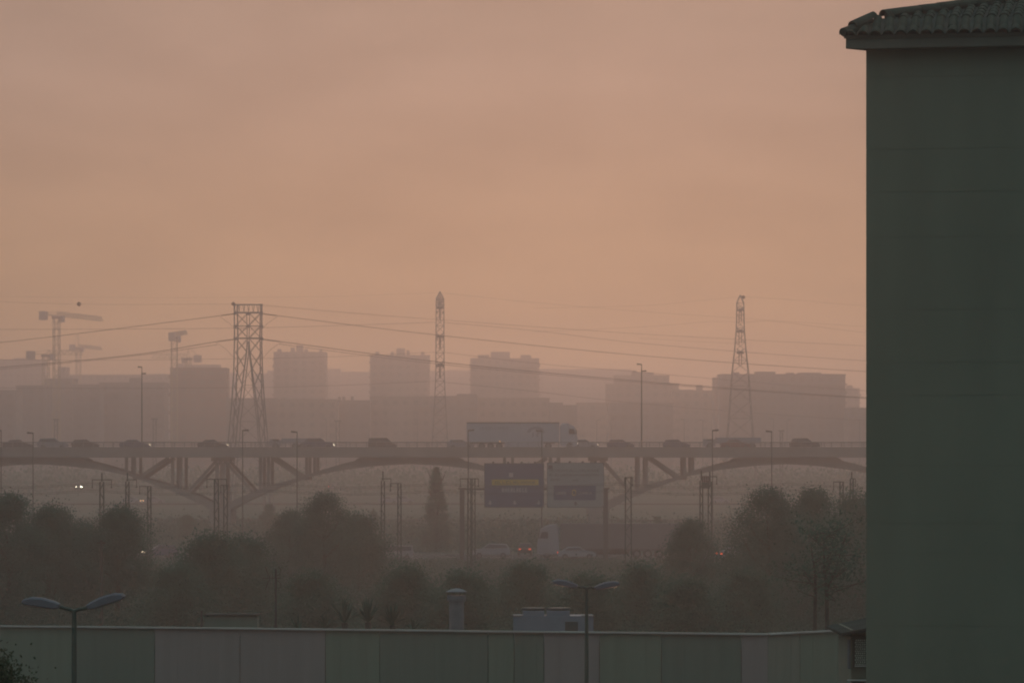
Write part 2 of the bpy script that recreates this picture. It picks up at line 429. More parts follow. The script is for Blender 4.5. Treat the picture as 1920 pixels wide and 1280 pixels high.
# roof-top things
D = 122.5; p = at(856, 0, D); zb = ZR - .48
vent = thing('flue_vent', 'round metal flue with a conical cap on the warehouse roof', 'chimney', (p.x, p.y, zb))
zc = at(0, 1102, D).z - zb
MB().lathe([(.235, 0), (.235, zc - .42)], 18).build('flue_pipe', M['zinc'], vent, smooth=False)
MB().lathe([(.29, zc - .42), (.30, zc - .36), (.30, zc - .24), (.26, zc - .22)], 18).build('collar', M['zinc'], vent)
MB().lathe([(.34, zc - .13), (.345, zc - .11), (.2, zc - .04), (.03, zc)], 18).build('cap', M['zinc'], vent)
sb = MB()
for k in range(4):
    a = k * math.pi / 2 + .4; sb.bar((.27 * math.cos(a), .27 * math.sin(a), zc - .3), (.3 * math.cos(a), .3 * math.sin(a), zc - .1), .012)
sb.build('bracket', M['darksteel'], vent)
D = 122.8; p = at(1037, 0, D); u = px(1, D)
ac = thing('air_conditioner', 'boxy blue-grey rooftop cooling unit with two fan hoods', 'air conditioner', (p.x, p.y, zb))
zt_ = at(0, 1153, D).z - zb
MB().box(-75 * u, 75 * u, -.6, .9, 0, zt_).build('casing', M['acbox'], ac)
for a, b in ((-57, -17), (-12, 31)):
    MB().box(a * u, b * u, -.55, .5, zt_, zt_ + .16).build('fan_hood', M['acbox'], ac)
    MB().lathe([(.36, 0), (.38, .03), (.38, .08), (.33, .09)], 18, ((a + b) / 2 * u, 0, zt_ + .16)).build('fan_guard', M['darksteel'], ac)
MB().box(22 * u, 46 * u, -.62, -.6, .05, zt_ - .18).build('hatch', M['darksteel'], ac)
for a, b in ((-75, -58), (-58.5, -57), (-13.5, -12), (52, 75)): MB().box(a * u, b * u, -.64, -.56, zt_ + .004, zt_ + .035).build('edge_strip', M['coping'], ac)
MB().tube([(75 * u, .2, .2), (86 * u, .2, .2), (86 * u, .2, 0)], .04, 6).build('pipe', M['zinc'], ac)
D = 123.4; p = at(517, 0, D)
an2 = thing('television_antenna', 'spiky rooftop television aerial on a thin mast', 'antenna', (p.x, p.y, zb))
zt_ = at(0, 1066, D).z - zb
MB().tube([(0, 0, 0), (0, 0, zt_)], .035, 6).build('mast', M['darksteel'], an2)
zm = at(0, 1083, D).z - zb
bm = MB().bar((-.42, -.03, zm), (.16, .03, zm), .018)
bm.build('boom', M['darksteel'], an2)
em = MB()
for i, x in enumerate((-.40, -.34, -.26, -.18, -.10, -.02)): em.bar((x, -.12, zm - .06 - .02 * i), (x - .01, .12, zm + .06 + .02 * i), .012)
for s in (-1, 1):
    em.tube([(.02, 0, zm + s * .06), (.14, 0, zm + s * .14), (.17, .02, zm + s * .26), (.08, .02, zm + s * .38)], .015, 5)
    em.tube([(-.18, 0, zm), (-.26, 0, zm + s * .16), (-.33, 0, zm + s * .36)], .014, 5)
em.build('elements', M['darksteel'], an2)
MB().box(-.06, .06, -.05, .05, .42, .52).build('clamp', M['darksteel'], an2)
# small outbuilding behind
sh = thing('outbuilding', 'low shed roof with a pale edge and vent post behind the warehouse', 'building', (0, 0, 0))
zs_ = at(0, 1150.5, 140).z
MB().box(at(384, 0, 140).x, at(482, 0, 140).x, 140, 141.2, 0, zs_ - .06).build('wall', M['pgreen2'], sh)
MB().box(at(383, 0, 140).x, at(486, 0, 140).x, 139.9, 141.3, zs_ - .05, zs_).build('roof', M['roof'], sh)
MB().tube([(at(378, 0, 139.5).x, 139.5, 0), (at(378, 0, 139.5).x, 139.5, at(0, 1144, 139.5).z)], .04, 6).build('vent_post', M['darksteel'], sh)

# ------------------------------------------------------------------ the two lamp posts with twin heads
def twin_lamp(x, ytop, D, label, hl, span):
    p = at(x, 0, D); zt = at(0, ytop, D).z; u = px(1, D)
    t = thing('street_lamp', label, 'street lamp', (p.x, p.y, 0), 0, 'twin-headed lamp posts before the warehouse')
    MB().tube([(0, 0, 0), (0, 0, 1.2), (0, 0, zt)], [.085, .075, .045], 10).build('post', M['greenpost'], t)
    MB().lathe([(.16, 0), (.16, .08), (.1, .5), (.085, .6)], 10).build('base', M['greenpost'], t)
    for s, (x0, y0, x1, y1) in hl:
        a = Vector((x0 * u, 0, zt + (ytop - y0) * u)); b = Vector((x1 * u, 0, zt + (ytop - y1) * u)); d = b - a
        MB().tube([(0, 0, zt - .02), (s * 8 * u, 0, zt + .02), a], [.04, .035, .035], 8).build('arm', M['greenpost'], t)
        ang = math.atan2(d.z, d.x); ln = d.length
        Mx = Matrix.Translation(a) @ Matrix.Rotation(-ang, 4, 'Y')
        up = 1 if s > 0 else -1
        prof = [(0, -.015), (0, .055), (ln * .15, .09), (ln * .45, .125), (ln * .75, .115), (ln * .95, .06), (ln, .0), (ln * .93, -.04), (ln * .1, -.05)]
        if s < 0: prof = [(q, -z) for q, z in prof][::-1]
        hb = MB(); Wd = [.14]
        n = len(prof); vs = []
        for y, k in ((-.15, .72), (-.11, 1.0), (.11, 1.0), (.15, .72)):
            vs += [Mx @ Vector((ln * .5 + (q - ln * .5) * (.94 if k < 1 else 1), y, z * k)) for q, z in prof]
        fs = [tuple(range(n)), tuple(range(4 * n - 1, 3 * n - 1, -1))]
        for r_ in range(3): fs += [(r_ * n + i, (r_ + 1) * n + i, (r_ + 1) * n + (i + 1) % n, r_ * n + (i + 1) % n) for i in range(n)]
        hb.add(vs, fs)
        h = hb.build('lamp_head', M['head'], t, smooth=False)
        lm = MB(); zz = -.052 * up
        lm.add([Mx @ Vector((q, y, zz - up * .012 * e)) for e in (0, 1) for q, y in ((ln * .2, -.1), (ln * .88, -.1), (ln * .88, .1), (ln * .2, .1))],
               [(0, 1, 2, 3), (7, 6, 5, 4), (0, 4, 5, 1), (1, 5, 6, 2), (2, 6, 7, 3), (3, 7, 4, 0)])
        lm.build('lens', M['lens'], h)
twin_lamp(139, 1144, 70, 'larger twin-headed street lamp at the lower left', ((-1, (-27, 1137, -98, 1128)), (1, (25, 1139, 96, 1117))), 0)
twin_lamp(1100, 1101, 105, 'smaller twin-headed street lamp before the rooftop cooling unit', ((-1, (-17, 1100, -65, 1091)), (1, (15, 1103, 63, 1094))), 0)

# ------------------------------------------------------------------ vegetation
def cards(rng, cen, size, flat_=.0):
    n = len(cen); a = rng.normal(size=(n, 3)); a /= np.linalg.norm(a, axis=1)[:, None]
    b = rng.normal(size=(n, 3)); b -= (a * b).sum(1)[:, None] * a; b /= np.linalg.norm(b, axis=1)[:, None]
    s = size * rng.uniform(.6, 1.35, n)[:, None]
    V = np.stack([cen - a * s, cen - b * s * .55, cen + a * s, cen + b * s * .55], 1).reshape(-1, 3)
    return V
def quads_mesh(name, V, m):
    n = len(V) // 4; me = bpy.data.meshes.new(name)
    me.vertices.add(len(V)); me.vertices.foreach_set('co', V.astype(np.float32).ravel())
    me.loops.add(4 * n); me.loops.foreach_set('vertex_index', np.arange(4 * n, dtype=np.int32))
    me.polygons.add(n); me.polygons.foreach_set('loop_start', np.arange(0, 4 * n, 4, dtype=np.int32))
    me.update(calc_edges=True); me.materials.append(m); return me
def crown(name, seed, rx, z0, z1, nc, nl, leaf, m, shape='round', cr=.40):
    rng = np.random.default_rng(seed); H = z1 - z0; P = []
    for _ in range(nc):
        t = rng.uniform(0, 1) ** (1.5 if shape == 'cone' else 1.0)
        if shape == 'round': prof = math.sin(math.pi * (.24 + .74 * t) ** .85) ** .7
        elif shape == 'cone': prof = (1 - t) ** .9 * .95 + .05
        elif shape == 'pear': prof = math.sin(math.pi * (.22 + .76 * t)) ** .8
        else: prof = .55 + .45 * math.sin(math.pi * t)
        r = rx * prof * rng.uniform(.15, 1) ** .5 * .85; a = rng.uniform(0, 2 * math.pi)
        c = np.array([r * math.cos(a), r * math.sin(a), z0 + H * (.06 + .9 * t)])
        sg = rx * (.24 if shape == 'cone' else cr) * rng.uniform(.55, 1.1) * (.55 + .45 * prof)
        P.append(c + rng.normal(size=(nl, 3)) * sg * np.array([1, 1, .75]) * .6)
    cen = np.concatenate(P); return quads_mesh(name, cards(rng, cen, leaf), m)
def trunk(seed, h, r, top, limbs=5, spread=.5, m='bark'):
    rg = random.Random(seed); b = MB()
    pts = [(0, 0, -.2)]; x = y = 0
    for k in range(1, 6):
        x += rg.uniform(-.12, .12) * h / 8; y += rg.uniform(-.12, .12) * h / 8; pts.append((x, y, h * k / 5 * top))
    b.tube(pts, [r * (1.15 - .9 * k / 5) for k in range(6)], 7)
    for k in range(limbs):
        i = rg.randint(2, 4); p = Vector(pts[i]); a = rg.uniform(0, 6.28); l = h * spread * rg.uniform(.35, .6)
        q = p + Vector((math.cos(a) * l * .6, math.sin(a) * l * .6, l * .75)); mid = (p + q) / 2 + Vector((math.cos(a), math.sin(a), -.1)) * l * .1
        b.tube([p, mid, q], [r * .45, r * .3, r * .08], 5)
    return b.mesh('trunk', M[m], True)
KIND = {}
for key, sd_, rx, H, nc, nl, lf, mm, shp in (
    ('a', 1, 2.9, 8, 120, 430, .052, 'leafd', 'round'), ('b', 2, 2.6, 8, 110, 430, .052, 'leafd', 'pear'), ('c', 3, 3.5, 8, 140, 400, .055, 'leaf', 'round'),
    ('d', 4, 2.3, 10.8, 240, 170, .07, 'leafd', 'cone'), ('e', 5, 2.2, 5, 90, 380, .052, 'leafo', 'round'), ('f', 6, 2.4, 8, 110, 420, .055, 'leaf', 'pear')):
    lowz = .04 if shp == 'cone' else .05
    KIND[key] = (crown('crown', sd_, rx, H * lowz, H, nc, nl, lf, M[mm], shp), trunk(sd_, H, .20 if key != 'e' else .12, .93 if key == 'd' else .75, 6), H, rx)
def tree(key, x, ytop, D, label, group=None, name='tree', zbase=None, rot=None):
    cm, tm, H, rx = KIND[key]; p = at(x, 0, D); zb = gz(D) if zbase is None else zbase
    sc = (at(0, ytop, D).z - zb) / H
    t = thing(name, label, 'tree', (p.x, p.y, zb), random.uniform(0, 6.28) if rot is None else rot, group, sc)
    obj('trunk', tm, t); obj('crown', cm, t); return t
G1 = 'trees this side of the motorway'
tree('f', 18, 928, 225, 'dark bushy tree at the left edge, pointed top', G1)
tree('a', 92, 948, 230, 'dark round tree beside the far-left lamp post', G1)
tree('b', 158, 978, 240, 'low dark tree under the leftmost railway mast', G1)
tree('a', 222, 950, 232, 'wide dark tree just right of the leftmost railway mast', G1)
tree('b', 610, 922, 285, 'broad rounded tree right of the lamp before the bridge pylon', G1)
tree('b', 545, 955, 295, 'smaller tree on the left shoulder of the broad rounded tree', G1)
tree('e', 672, 965, 295, 'low bushy tree on the right shoulder of the broad rounded tree', G1)
tree('d', 818, 870, 480, 'tall pointed conifer left of the blue road sign', None, 'conifer_tree')
tree('b', 1440, 914, 238, 'dark tree with a peaked top under the right lamp post', G1)
tree('f', 1523, 918, 245, 'dark broad tree right of the peaked one', G1)
tree('c', 1615, 925, 240, 'dark tree half hidden behind the tall building', G1)
tree('f', 1425, 985, 250, 'small dark tree at the foot of the peaked one', G1)
tree('b', 1298, 972, 262, 'round dark tree left of the red tail lights', G1)
tree('e', 395, 1004, 215, 'low dark spreading tree below the bridge pylon', G1)
tree('e', 455, 1008, 222, 'low dark tree left of the television aerial', G1)
tree('f', 945, 985, 500, 'faint loose tree under the blue sign', 'faint trees by the railway')
tree('f', 700, 958, 520, 'faint thin tree by the railway mast left of the conifer', 'faint trees by the railway')
tree('e', 775, 985, 520, 'faint low tree just left of the conifer', 'faint trees by the railway')
tree('f', 1232, 968, 505, 'faint rounded tree right of the white sign', 'faint trees by the railway')
tree('e', 1165, 985, 505, 'faint low tree behind the right sign post', 'faint trees by the railway')
tree('f', 505, 945, 520, 'faint tree at the foot of the second arch pier', 'faint trees by the railway')
tree('e', 350, 965, 520, 'faint low tree before the left arch foot', 'faint trees by the railway')
GU = 'low dark bushes filling the ground this side of the motorway'
for x, y, D, lb in ((765, 1062, 196, 'low dark bush above the spiky palms'), (868, 1074, 185, 'low dark bush behind the round flue vent'), (985, 1058, 205, 'low dark bush above the rooftop cooling unit'),
                    (1100, 1078, 188, 'low dark bush behind the smaller twin lamp'), (1200, 1060, 200, 'low dark bush right of the smaller twin lamp'), (1290, 1086, 180, 'low dark bush under the round dark tree'),
                    (1400, 1070, 192, 'low dark bush left of the spindly tree'), (330, 1064, 198, 'low dark bush right of the thin wooden pole'), (585, 1076, 188, 'low dark bush right of the television aerial')):
    tree('e', x, y, D, lb, GU, 'bush')
# light spindly tree behind the warehouse corner
D = 138; p = at(1550, 0, D); H = at(0, 982, D).z
sp = thing('spindly_tree', 'spindly thin-leaved tree with two forked stems by the tall building', 'tree', (p.x, p.y, 0))
b = MB(); u = px(1, D)
def zz(y): return at(0, y, D).z
b.tube([(.05, 0, 0), (.02, 0, zz(1180)), (0, 0, zz(1105)), (-.08, .1, zz(1060)), (-.1, .1, zz(1000))], [.10, .085, .07, .04, .012], 7)
b.tube([(0, 0, zz(1105)), (.35, .1, zz(1065)), (.6, .2, zz(1020)), (.8, .2, zz(990))], [.055, .045, .03, .01], 6)
b.tube([(-.45, .3, 0), (-.4, .3, zz(1170)), (-.38, .3, zz(1080)), (-.55, .3, zz(1020))], [.08, .07, .05, .012], 6)
rg = random.Random(5); tips = []
for k in range(46):
    z = rg.uniform(zz(1130), zz(1000)); a = rg.uniform(0, 6.28); r = rg.uniform(.5, 1.7)
    o = Vector((rg.choice((-.42, 0, .3)), .1, z)); q = o + Vector((math.cos(a) * r, math.sin(a) * r, rg.uniform(.1, .7)))
    b.tube([o, (o + q) / 2 + Vector((0, 0, -.06)), q], [.022, .016, .006], 4); tips += [q, (o + q) / 2]
b.build('trunk', M['bark'], sp, smooth=True)
rng = np.random.default_rng(8)
cen = np.concatenate([np.array(t) + rng.normal(size=(30, 3)) * .30 for t in tips])
obj('crown', quads_mesh('crown', cards(rng, cen, .065), M['leaf']), sp)
# near tree whose top enters the lower-left corner
D = 38; p = at(-115, 0, D)
nt_ = thing('near_tree', 'dark leafy treetop poking into the bottom-left corner', 'tree', (p.x, p.y, 0))
zt_ = at(0, 1196, D).z
obj('trunk', trunk(31, zt_, .16, .8, 6), nt_)
obj('crown', crown('crown', 32, 2.15, zt_ - 3.6, zt_ + .05, 320, 700, .02, M['leafn'], 'round', .17), nt_)
# palms behind the warehouse
def palm(x, ytop, D, seed, label, nf=22, fl=1.1):
    p = at(x, 0, D); zt = at(0, ytop, D).z; rg = random.Random(seed)
    t = thing('spiky_palm', label, 'palm', (p.x, p.y, 0), 0, 'spiky palms behind the warehouse roof')
    zc = zt - fl * .85
    MB().tube([(0, 0, 0), (.06, 0, zc * .5), (0, 0, zc)], [.16, .13, .11], 7).build('trunk', M['bark'], t)
    b = MB()
    for k in range(nf):
        a = k * 2.4 + rg.uniform(-.2, .2); e = rg.uniform(.25, 1.45); l = fl * rg.uniform(.75, 1.05)
        d = Vector((math.cos(a) * math.cos(e), math.sin(a) * math.cos(e), math.sin(e))); sd = Vector((-math.sin(a), math.cos(a), 0))
        q0 = Vector((0, 0, zc)); q1 = q0 + d * l * .55; q2 = q1 + (d + Vector((0, 0, -.25 * math.cos(e)))).normalized() * l * .45
        w_ = .045
        b.add([q0 - sd * w_ * .5, q0 + sd * w_ * .5, q1 + sd * w_, q1 - sd * w_, q2, q1 + Vector((0, 0, -.02))], [(0, 1, 2, 3), (3, 2, 4), (3, 4, 5), (2, 5, 4), (0, 3, 5), (1, 5, 2)])
    b.build('crown', M['leafd'], t)
palm(646, 1117, 134, 1, 'tall spiky palm, leftmost of the clump behind the warehouse roof')
palm(690, 1121, 136, 2, 'spiky palm in the middle of the clump behind the roof', 26, 1.0)
palm(736, 1131, 135, 3, 'lower spiky palm at the right of the clump', 26, .9)
palm(610, 1150, 133, 4, 'low spiky palm at the left foot of the clump', 20, .6)
palm(560, 1152, 132, 5, 'small spiky palm with an arching frond right of the aerial', 10, .9)
palm(775, 1155, 133, 6, 'smallest spiky palm at the right end of the clump', 18, .6)

# scrub and rough ground, one mass
rng = np.random.default_rng(11); P = []; SZ = []
def scrub(n, xr, yr, hfun, k, spread, leaf):
    for _ in range(n):
        D = rng.uniform(*yr); X = (rng.uniform(*xr) - CX) / F * D; h = hfun(D, X)
        P.append(np.array([X, D, gz(D)]) + np.column_stack([rng.normal(size=k) * spread, rng.normal(size=k) * spread, np.abs(rng.normal(size=k)) * h * .45 + .1])); SZ.append(np.full(k, leaf))
HL = lambda D: max(.5, 11 - 171 * D / 7200 - .15)     # the scrub stays below the sight line to the motorway
scrub(620, (-300, 2100), (131, 200), lambda D, X: rng.uniform(.2, .62) * HL(D), 330, 1.0, .042)
scrub(900, (-300, 2100), (190, 300), lambda D, X: rng.uniform(.2, .70) * HL(D), 230, 1.25, .06)
scrub(1300, (-300, 2100), (290, 432), lambda D, X: rng.uniform(.3, .85) * HL(D), 110, 1.5, .095)
scrub(150, (-300, 2100), (165, 300), lambda D, X: rng.uniform(.85, 1.0) * HL(D) * .62, 1000, 1.5, .055)
scrub(420, (-300, 2100), (365, 431), lambda D, X: rng.uniform(.7, 1.0) * HL(D) * .75, 130, 1.6, .09)
scrub(900, (-300, 2100), (474, 516), lambda D, X: rng.uniform(.8, 2.6), 60, 1.5, .16)
scrub(900, (-300, 2100), (529, 566), lambda D, X: rng.uniform(.8, 3.0), 60, 1.6, .17)
scrub(260, (-300, 2100), (590, 635), lambda D, X: rng.uniform(.6, 1.6), 30, 2.0, .26)
cen = np.concatenate(P); sz = np.concatenate(SZ)
a = rng.normal(size=(len(cen), 3)); a /= np.linalg.norm(a, axis=1)[:, None]
b_ = rng.normal(size=(len(cen), 3)); b_ -= (a * b_).sum(1)[:, None] * a; b_ /= np.linalg.norm(b_, axis=1)[:, None]
s_ = (sz * rng.uniform(.6, 1.4, len(sz)))[:, None]
V = np.stack([cen - a * s_, cen - b_ * s_ * .6, cen + a * s_, cen + b_ * s_ * .6], 1).reshape(-1, 3)
struct(obj('scrub_undergrowth', quads_mesh('scrub_undergrowth', V, M['scrub'])), 'stuff')
# far trees that read as one line
P = []
for _ in range(700):
    D = rng.uniform(820, 1060); X = (rng.uniform(-200, 2000) - CX) / F * D; h = rng.uniform(2.0, 4.5)
    P.append(np.array([X, D, gz(D) + h * .5]) + rng.normal(size=(26, 3)) * np.array([2.2, 1.5, h * .35]))
struct(obj('distant_treeline', quads_mesh('distant_treeline', cards(rng, np.concatenate(P), .5), M['leafd'])), 'stuff')

# ------------------------------------------------------------------ bridge
DBr = 576.0; U = px(1, DBr)
def bx(x): return (x - CX) * U
def bz(y): return CAMZ + (HY - y) * U
br = thing('road_bridge', 'long concrete road bridge on branching arched piers across the view', 'bridge', (0, DBr, 0))
Y0, Y1 = -6.5, 7.0
BX0, BX1 = -420, 2520
MB().box(bx(BX0), bx(BX1), Y0 + .25, Y1 - .25, bz(856.5), bz(843)).build('deck', M['concrete'], br)
for s, y in ((-1, Y0), (1, Y1)):
    e = MB(); ya, yb = (y, y + .5) if s < 0 else (y - .5, y)
    e.box(bx(BX0), bx(BX1), ya, yb, bz(857.2), bz(838)); e.box(bx(BX0), bx(BX1), ya - .06 if s < 0 else yb, ya if s < 0 else yb + .06, bz(842), bz(839))
    e.build('edge_beam', M['concrete'], br)
    rail = MB(); yr = y + .25 if s < 0 else y - .25
    rail.tube([(bx(BX0), yr, bz(829)), (bx(BX1), yr, bz(829))], .055, 6); rail.tube([(bx(BX0), yr, bz(833.5)), (bx(BX1), yr, bz(833.5))], .03, 5)
    ro = rail.build('railing', M['steel'], br)
    pm = MB().box(-.05, .05, -.05, .05, bz(838), bz(829)).mesh('railing_post', M['steel'])
    x = -60
    while x < 1720:
        obj('railing_post', pm, ro, (bx(x), yr, 0)); x += 18.75 if s < 0 else 37.5
struct(MB().box(bx(BX0), bx(BX1), DBr + Y0 + .5, DBr + Y1 - .5, bz(843), bz(843) + .06).build('bridge_carriageway', M['asphalt']))
LO = [(0, 966), (18, 955), (43, 941), (94, 918), (140, 902), (165, 892.5), (226, 880), (290, 872.5), (351.5, 869.5)]
UP = [(0, 948), (43, 928), (90, 909.5), (146, 895), (186, 881), (225, 869.5), (252, 863), (262, 860)]
def lin(T, x):
    for (a, b), (c, d) in zip(T[:-1], T[1:]):
        if a <= x <= c: return b + (d - b) * (x - a) / (c - a)
    return T[-1][1]
FEET = [418 + 703 * k for k in (-1, 0, 1, 2)]
for Fx in FEET:
    for yr in (-5.2, 4.4):
        for s in (-1, 1):
            xs = [0, 18, 43, 70, 94, 120, 146, 166, 186, 206, 225, 240, 250]
            MB().strip([(bx(Fx + s * d), bz(lin(LO, d))) for d in xs], [(bx(Fx + s * d), bz(lin(UP, d))) for d in xs], yr, yr + 1.3).build('arch_rib', M['concrete'], br)
            xs = [250, 254, 260, 275, 300, 325, 351.5]
            hi = [(bx(Fx + s * d), bz({250: 863.6, 254: 860.0, 260: 857.6}.get(d, 857.3)) ) for d in xs]
            MB().strip([(bx(Fx + s * d), bz(lin(LO, d))) for d in xs], hi, yr + .02, yr + 1.28).build('crown_web', M['concrete'], br)
            for d in (74, 89, 160, 175):
                MB().box(bx(Fx + s * d) - .22, bx(Fx + s * d) + .22, yr + .3, yr + .85, bz(lin(UP, d) + 2), bz(857)).build('column', M['concrete'], br)
            for d0, d1 in ((152, 96), (62, 3)):
                p = Vector((bx(Fx + s * d0), yr + .6, bz(lin(UP, d0) + 3))); q = Vector((bx(Fx + s * d1), yr + .6, bz(858)))
                MB().tube([p, q], .42 if d0 > 100 else .31, 4).build('strut', M['concrete'], br)
        for d in (-6.5, 5): MB().box(bx(Fx + d) - .26, bx(Fx + d) + .26, yr + .3, yr + 1.0, bz(952), bz(866)).build('pier_column', M['concrete'], br)
        MB().box(bx(Fx - 17), bx(Fx + 17), yr - .2, yr + 1.5, bz(864), bz(857.2)).build('node_block', M['concrete'], br)
    MB().box(bx(Fx - 20), bx(Fx + 20), -5.6, 5.9, gz(576) - 1, bz(955)).build('pier_foot', M['concrete'], br)
    for d in (-90, 90, -160, 160): MB().box(bx(Fx + d) - .35, bx(Fx + d) + .35, -3.9, 4.4, bz(lin(UP, abs(d)) + 9), bz(lin(UP, abs(d)) + 3)).build('cross_beam', M['concrete'], br)

# ------------------------------------------------------------------ vehicles
def prism_w(b, prof, half):                          # side profile with its own half-width per point
    n = len(prof)
    vs = [(x, -h, z) for (x, z), h in zip(prof, half)] + [(x, h, z) for (x, z), h in zip(prof, half)]
    fs = [tuple(range(n)), tuple(range(2 * n - 1, n - 1, -1))] + [(i, i + n, (i + 1) % n + n, (i + 1) % n) for i in range(n)]
    b.add(vs, fs)
WH = MB(); WH.cyl((0, 0, 0), (0, 1, 0), .32, .2, 14); WHEEL = WH.mesh('wheel', M['black'])
RM = MB().cyl((0, 0, 0), (0, 1, 0), .19, .215, 10).mesh('rim', M['rim'])
WT = MB().cyl((0, 0, 0), (0, 1, 0), .5, .3, 16).mesh('wheel', M['black']); RT = MB().cyl((0, 0, 0), (0, 1, 0), .28, .32, 12).mesh('rim', M['rim'])
def wheel(t, x, y, big=False):
    wv = obj('wheel', WT if big else WHEEL, t, (x, y, .5 if big else .32)); obj('rim', RT if big else RM, wv)
def car(name, label, cat, loc, rz, paint, kind='hatch', head=None, tail=None, group=None, sc=1.0):
    t = thing(name, label, cat, loc, rz, group, sc)
    if kind == 'sedan': low = [(-2.2, .3), (-2.25, .7), (-2.1, .95), (-1.3, 1.0), (1.0, .95), (1.9, .82), (2.2, .62), (2.22, .32)]; gh = [(-1.75, .97), (-1.05, 1.42), (.25, 1.45), (1.05, .95)]
    elif kind == 'suv': low = [(-2.2, .38), (-2.25, .85), (-2.2, 1.08), (-1.3, 1.1), (1.0, 1.08), (1.95, .98), (2.2, .75), (2.22, .4)]; gh = [(-2.15, 1.08), (-1.8, 1.62), (.3, 1.68), (1.1, 1.07)]
    elif kind == 'van': low = [(-2.4, .35), (-2.45, .9), (-2.42, 1.2), (-1.3, 1.2), (1.3, 1.15), (2.2, 1.0), (2.4, .7), (2.42, .4)]; gh = [(-2.42, 1.18), (-2.3, 1.95), (.8, 2.0), (1.75, 1.1)]
    else: low = [(-1.95, .3), (-2.0, .75), (-1.92, .98), (-1.3, 1.0), (.95, .96), (1.75, .84), (1.98, .62), (2.0, .32)]; gh = [(-1.9, .97), (-1.55, 1.44), (.2, 1.48), (1.0, .96)]
    b = MB(); prism_w(b, low, [.78, .84, .84, .82, .82, .80, .78, .76]); prism_w(b, gh, [.80, .62, .62, .78])
    bo = b.build('body', M[paint], t)
    g = MB(); (x0, z0), (x1, z1), (x2, z2), (x3, z3) = gh; k = .93
    def side(s):
        P = [(x0 + .22, z0 + .08, .80), (x1 + .08, z1 - .09, .655), (x2 - .02, z2 - .09, .655), (x3 - .25, z3 + .08, .785)]
        vs = [(x, s * (h + .0), z) for x, z, h in P] + [(x, s * (h + .015), z) for x, z, h in P]
        g.add(vs, [(0, 1, 2, 3), (7, 6, 5, 4), (0, 4, 5, 1), (1, 5, 6, 2), (2, 6, 7, 3), (3, 7, 4, 0)])
    side(1); side(-1)
    for (ax, az), (cx_, cz), o in (((x2, z2), (x3, z3), .02), ((x0, z0), (x1, z1), -.02)):
        lx, lz, hx, hz = (cx_, cz, ax, az) if az > cz else (ax, az, cx_, cz)
        q = [(lx + (hx - lx) * .08 + o, lz + (hz - lz) * .12), (lx + (hx - lx) * .9 + o, lz + (hz - lz) * .88)]
        g.add([(q[0][0], -.66, q[0][1]), (q[0][0], .66, q[0][1]), (q[1][0], .56, q[1][1]), (q[1][0], -.56, q[1][1]),
               (q[0][0] - o * 1.5, -.66, q[0][1]), (q[0][0] - o * 1.5, .66, q[0][1]), (q[1][0] - o * 1.5, .56, q[1][1]), (q[1][0] - o * 1.5, -.56, q[1][1])], [(0, 1, 2, 3), (7, 6, 5, 4), (0, 4, 5, 1), (1, 5, 6, 2), (2, 6, 7, 3), (3, 7, 4, 0)])
    g.build('windows', M['glass'], t)
    fx = low[-1][0]; rx = low[0][0]
    for x in (rx + .8, fx - .82):
        for y in (-.74, .74): wheel(t, x, y)
    for y in (-.58, .58):
        MB().box(fx - .12, fx + .05, y - .17, y + .17, .6, .78).build('headlight', head or M['rim'], t)
        MB().box(rx - .1, rx + .06, y - .15, y + .15, .68, .88).build('taillight', tail or M['red'], t)
    return t
zd = bz(843) + .06
NL, FL = DBr - 3.2, DBr + 2.6
GB = 'cars crossing the bridge'
def bcar(xm, kind, paint, label, head=None, lane=NL, **k):
    return car('car', label, 'car', ((xm - CX) / F * lane, lane, zd), 0 if lane == NL else math.pi, paint, kind, head, None, GB, **k)
bcar(34, 'sedan', 'dark', 'dark saloon car at the far left end of the bridge')
bcar(99, 'suv', 'silver', 'pale tall car on the bridge, second from the left')
bcar(160, 'hatch', 'dark', 'small dark car on the bridge, third from the left')
bcar(253, 'sedan', 'blue', 'car under the tall left lamp on the bridge, headlight lit', HEADLS)
bcar(399, 'sedan', 'dark', 'car on the bridge just left of the wide pylon, headlight lit', HEADLS)
bcar(598, 'suv', 'blue', 'car with the brightest headlight, right of the wide pylon', HEADL)
bcar(717, 'van', 'dark', 'dark people carrier on the bridge left of the thin pylon', sc=.86)
bcar(864, 'hatch', 'silver', 'rounded car close behind the white lorry')
bcar(1096, 'hatch', 'silver', 'low car just ahead of the white lorry', HEADLS)
bcar(1164, 'hatch', 'blue', 'small car on the bridge left of the tall double lamp')
bcar(1268, 'hatch', 'blue', 'small car on the bridge right of the tall double lamp')
bcar(1380, 'sedan', 'red', 'reddish saloon before the pale trailer on the bridge')
bcar(1509, 'suv', 'dark', 'dark off-roader at the right end of the bridge')
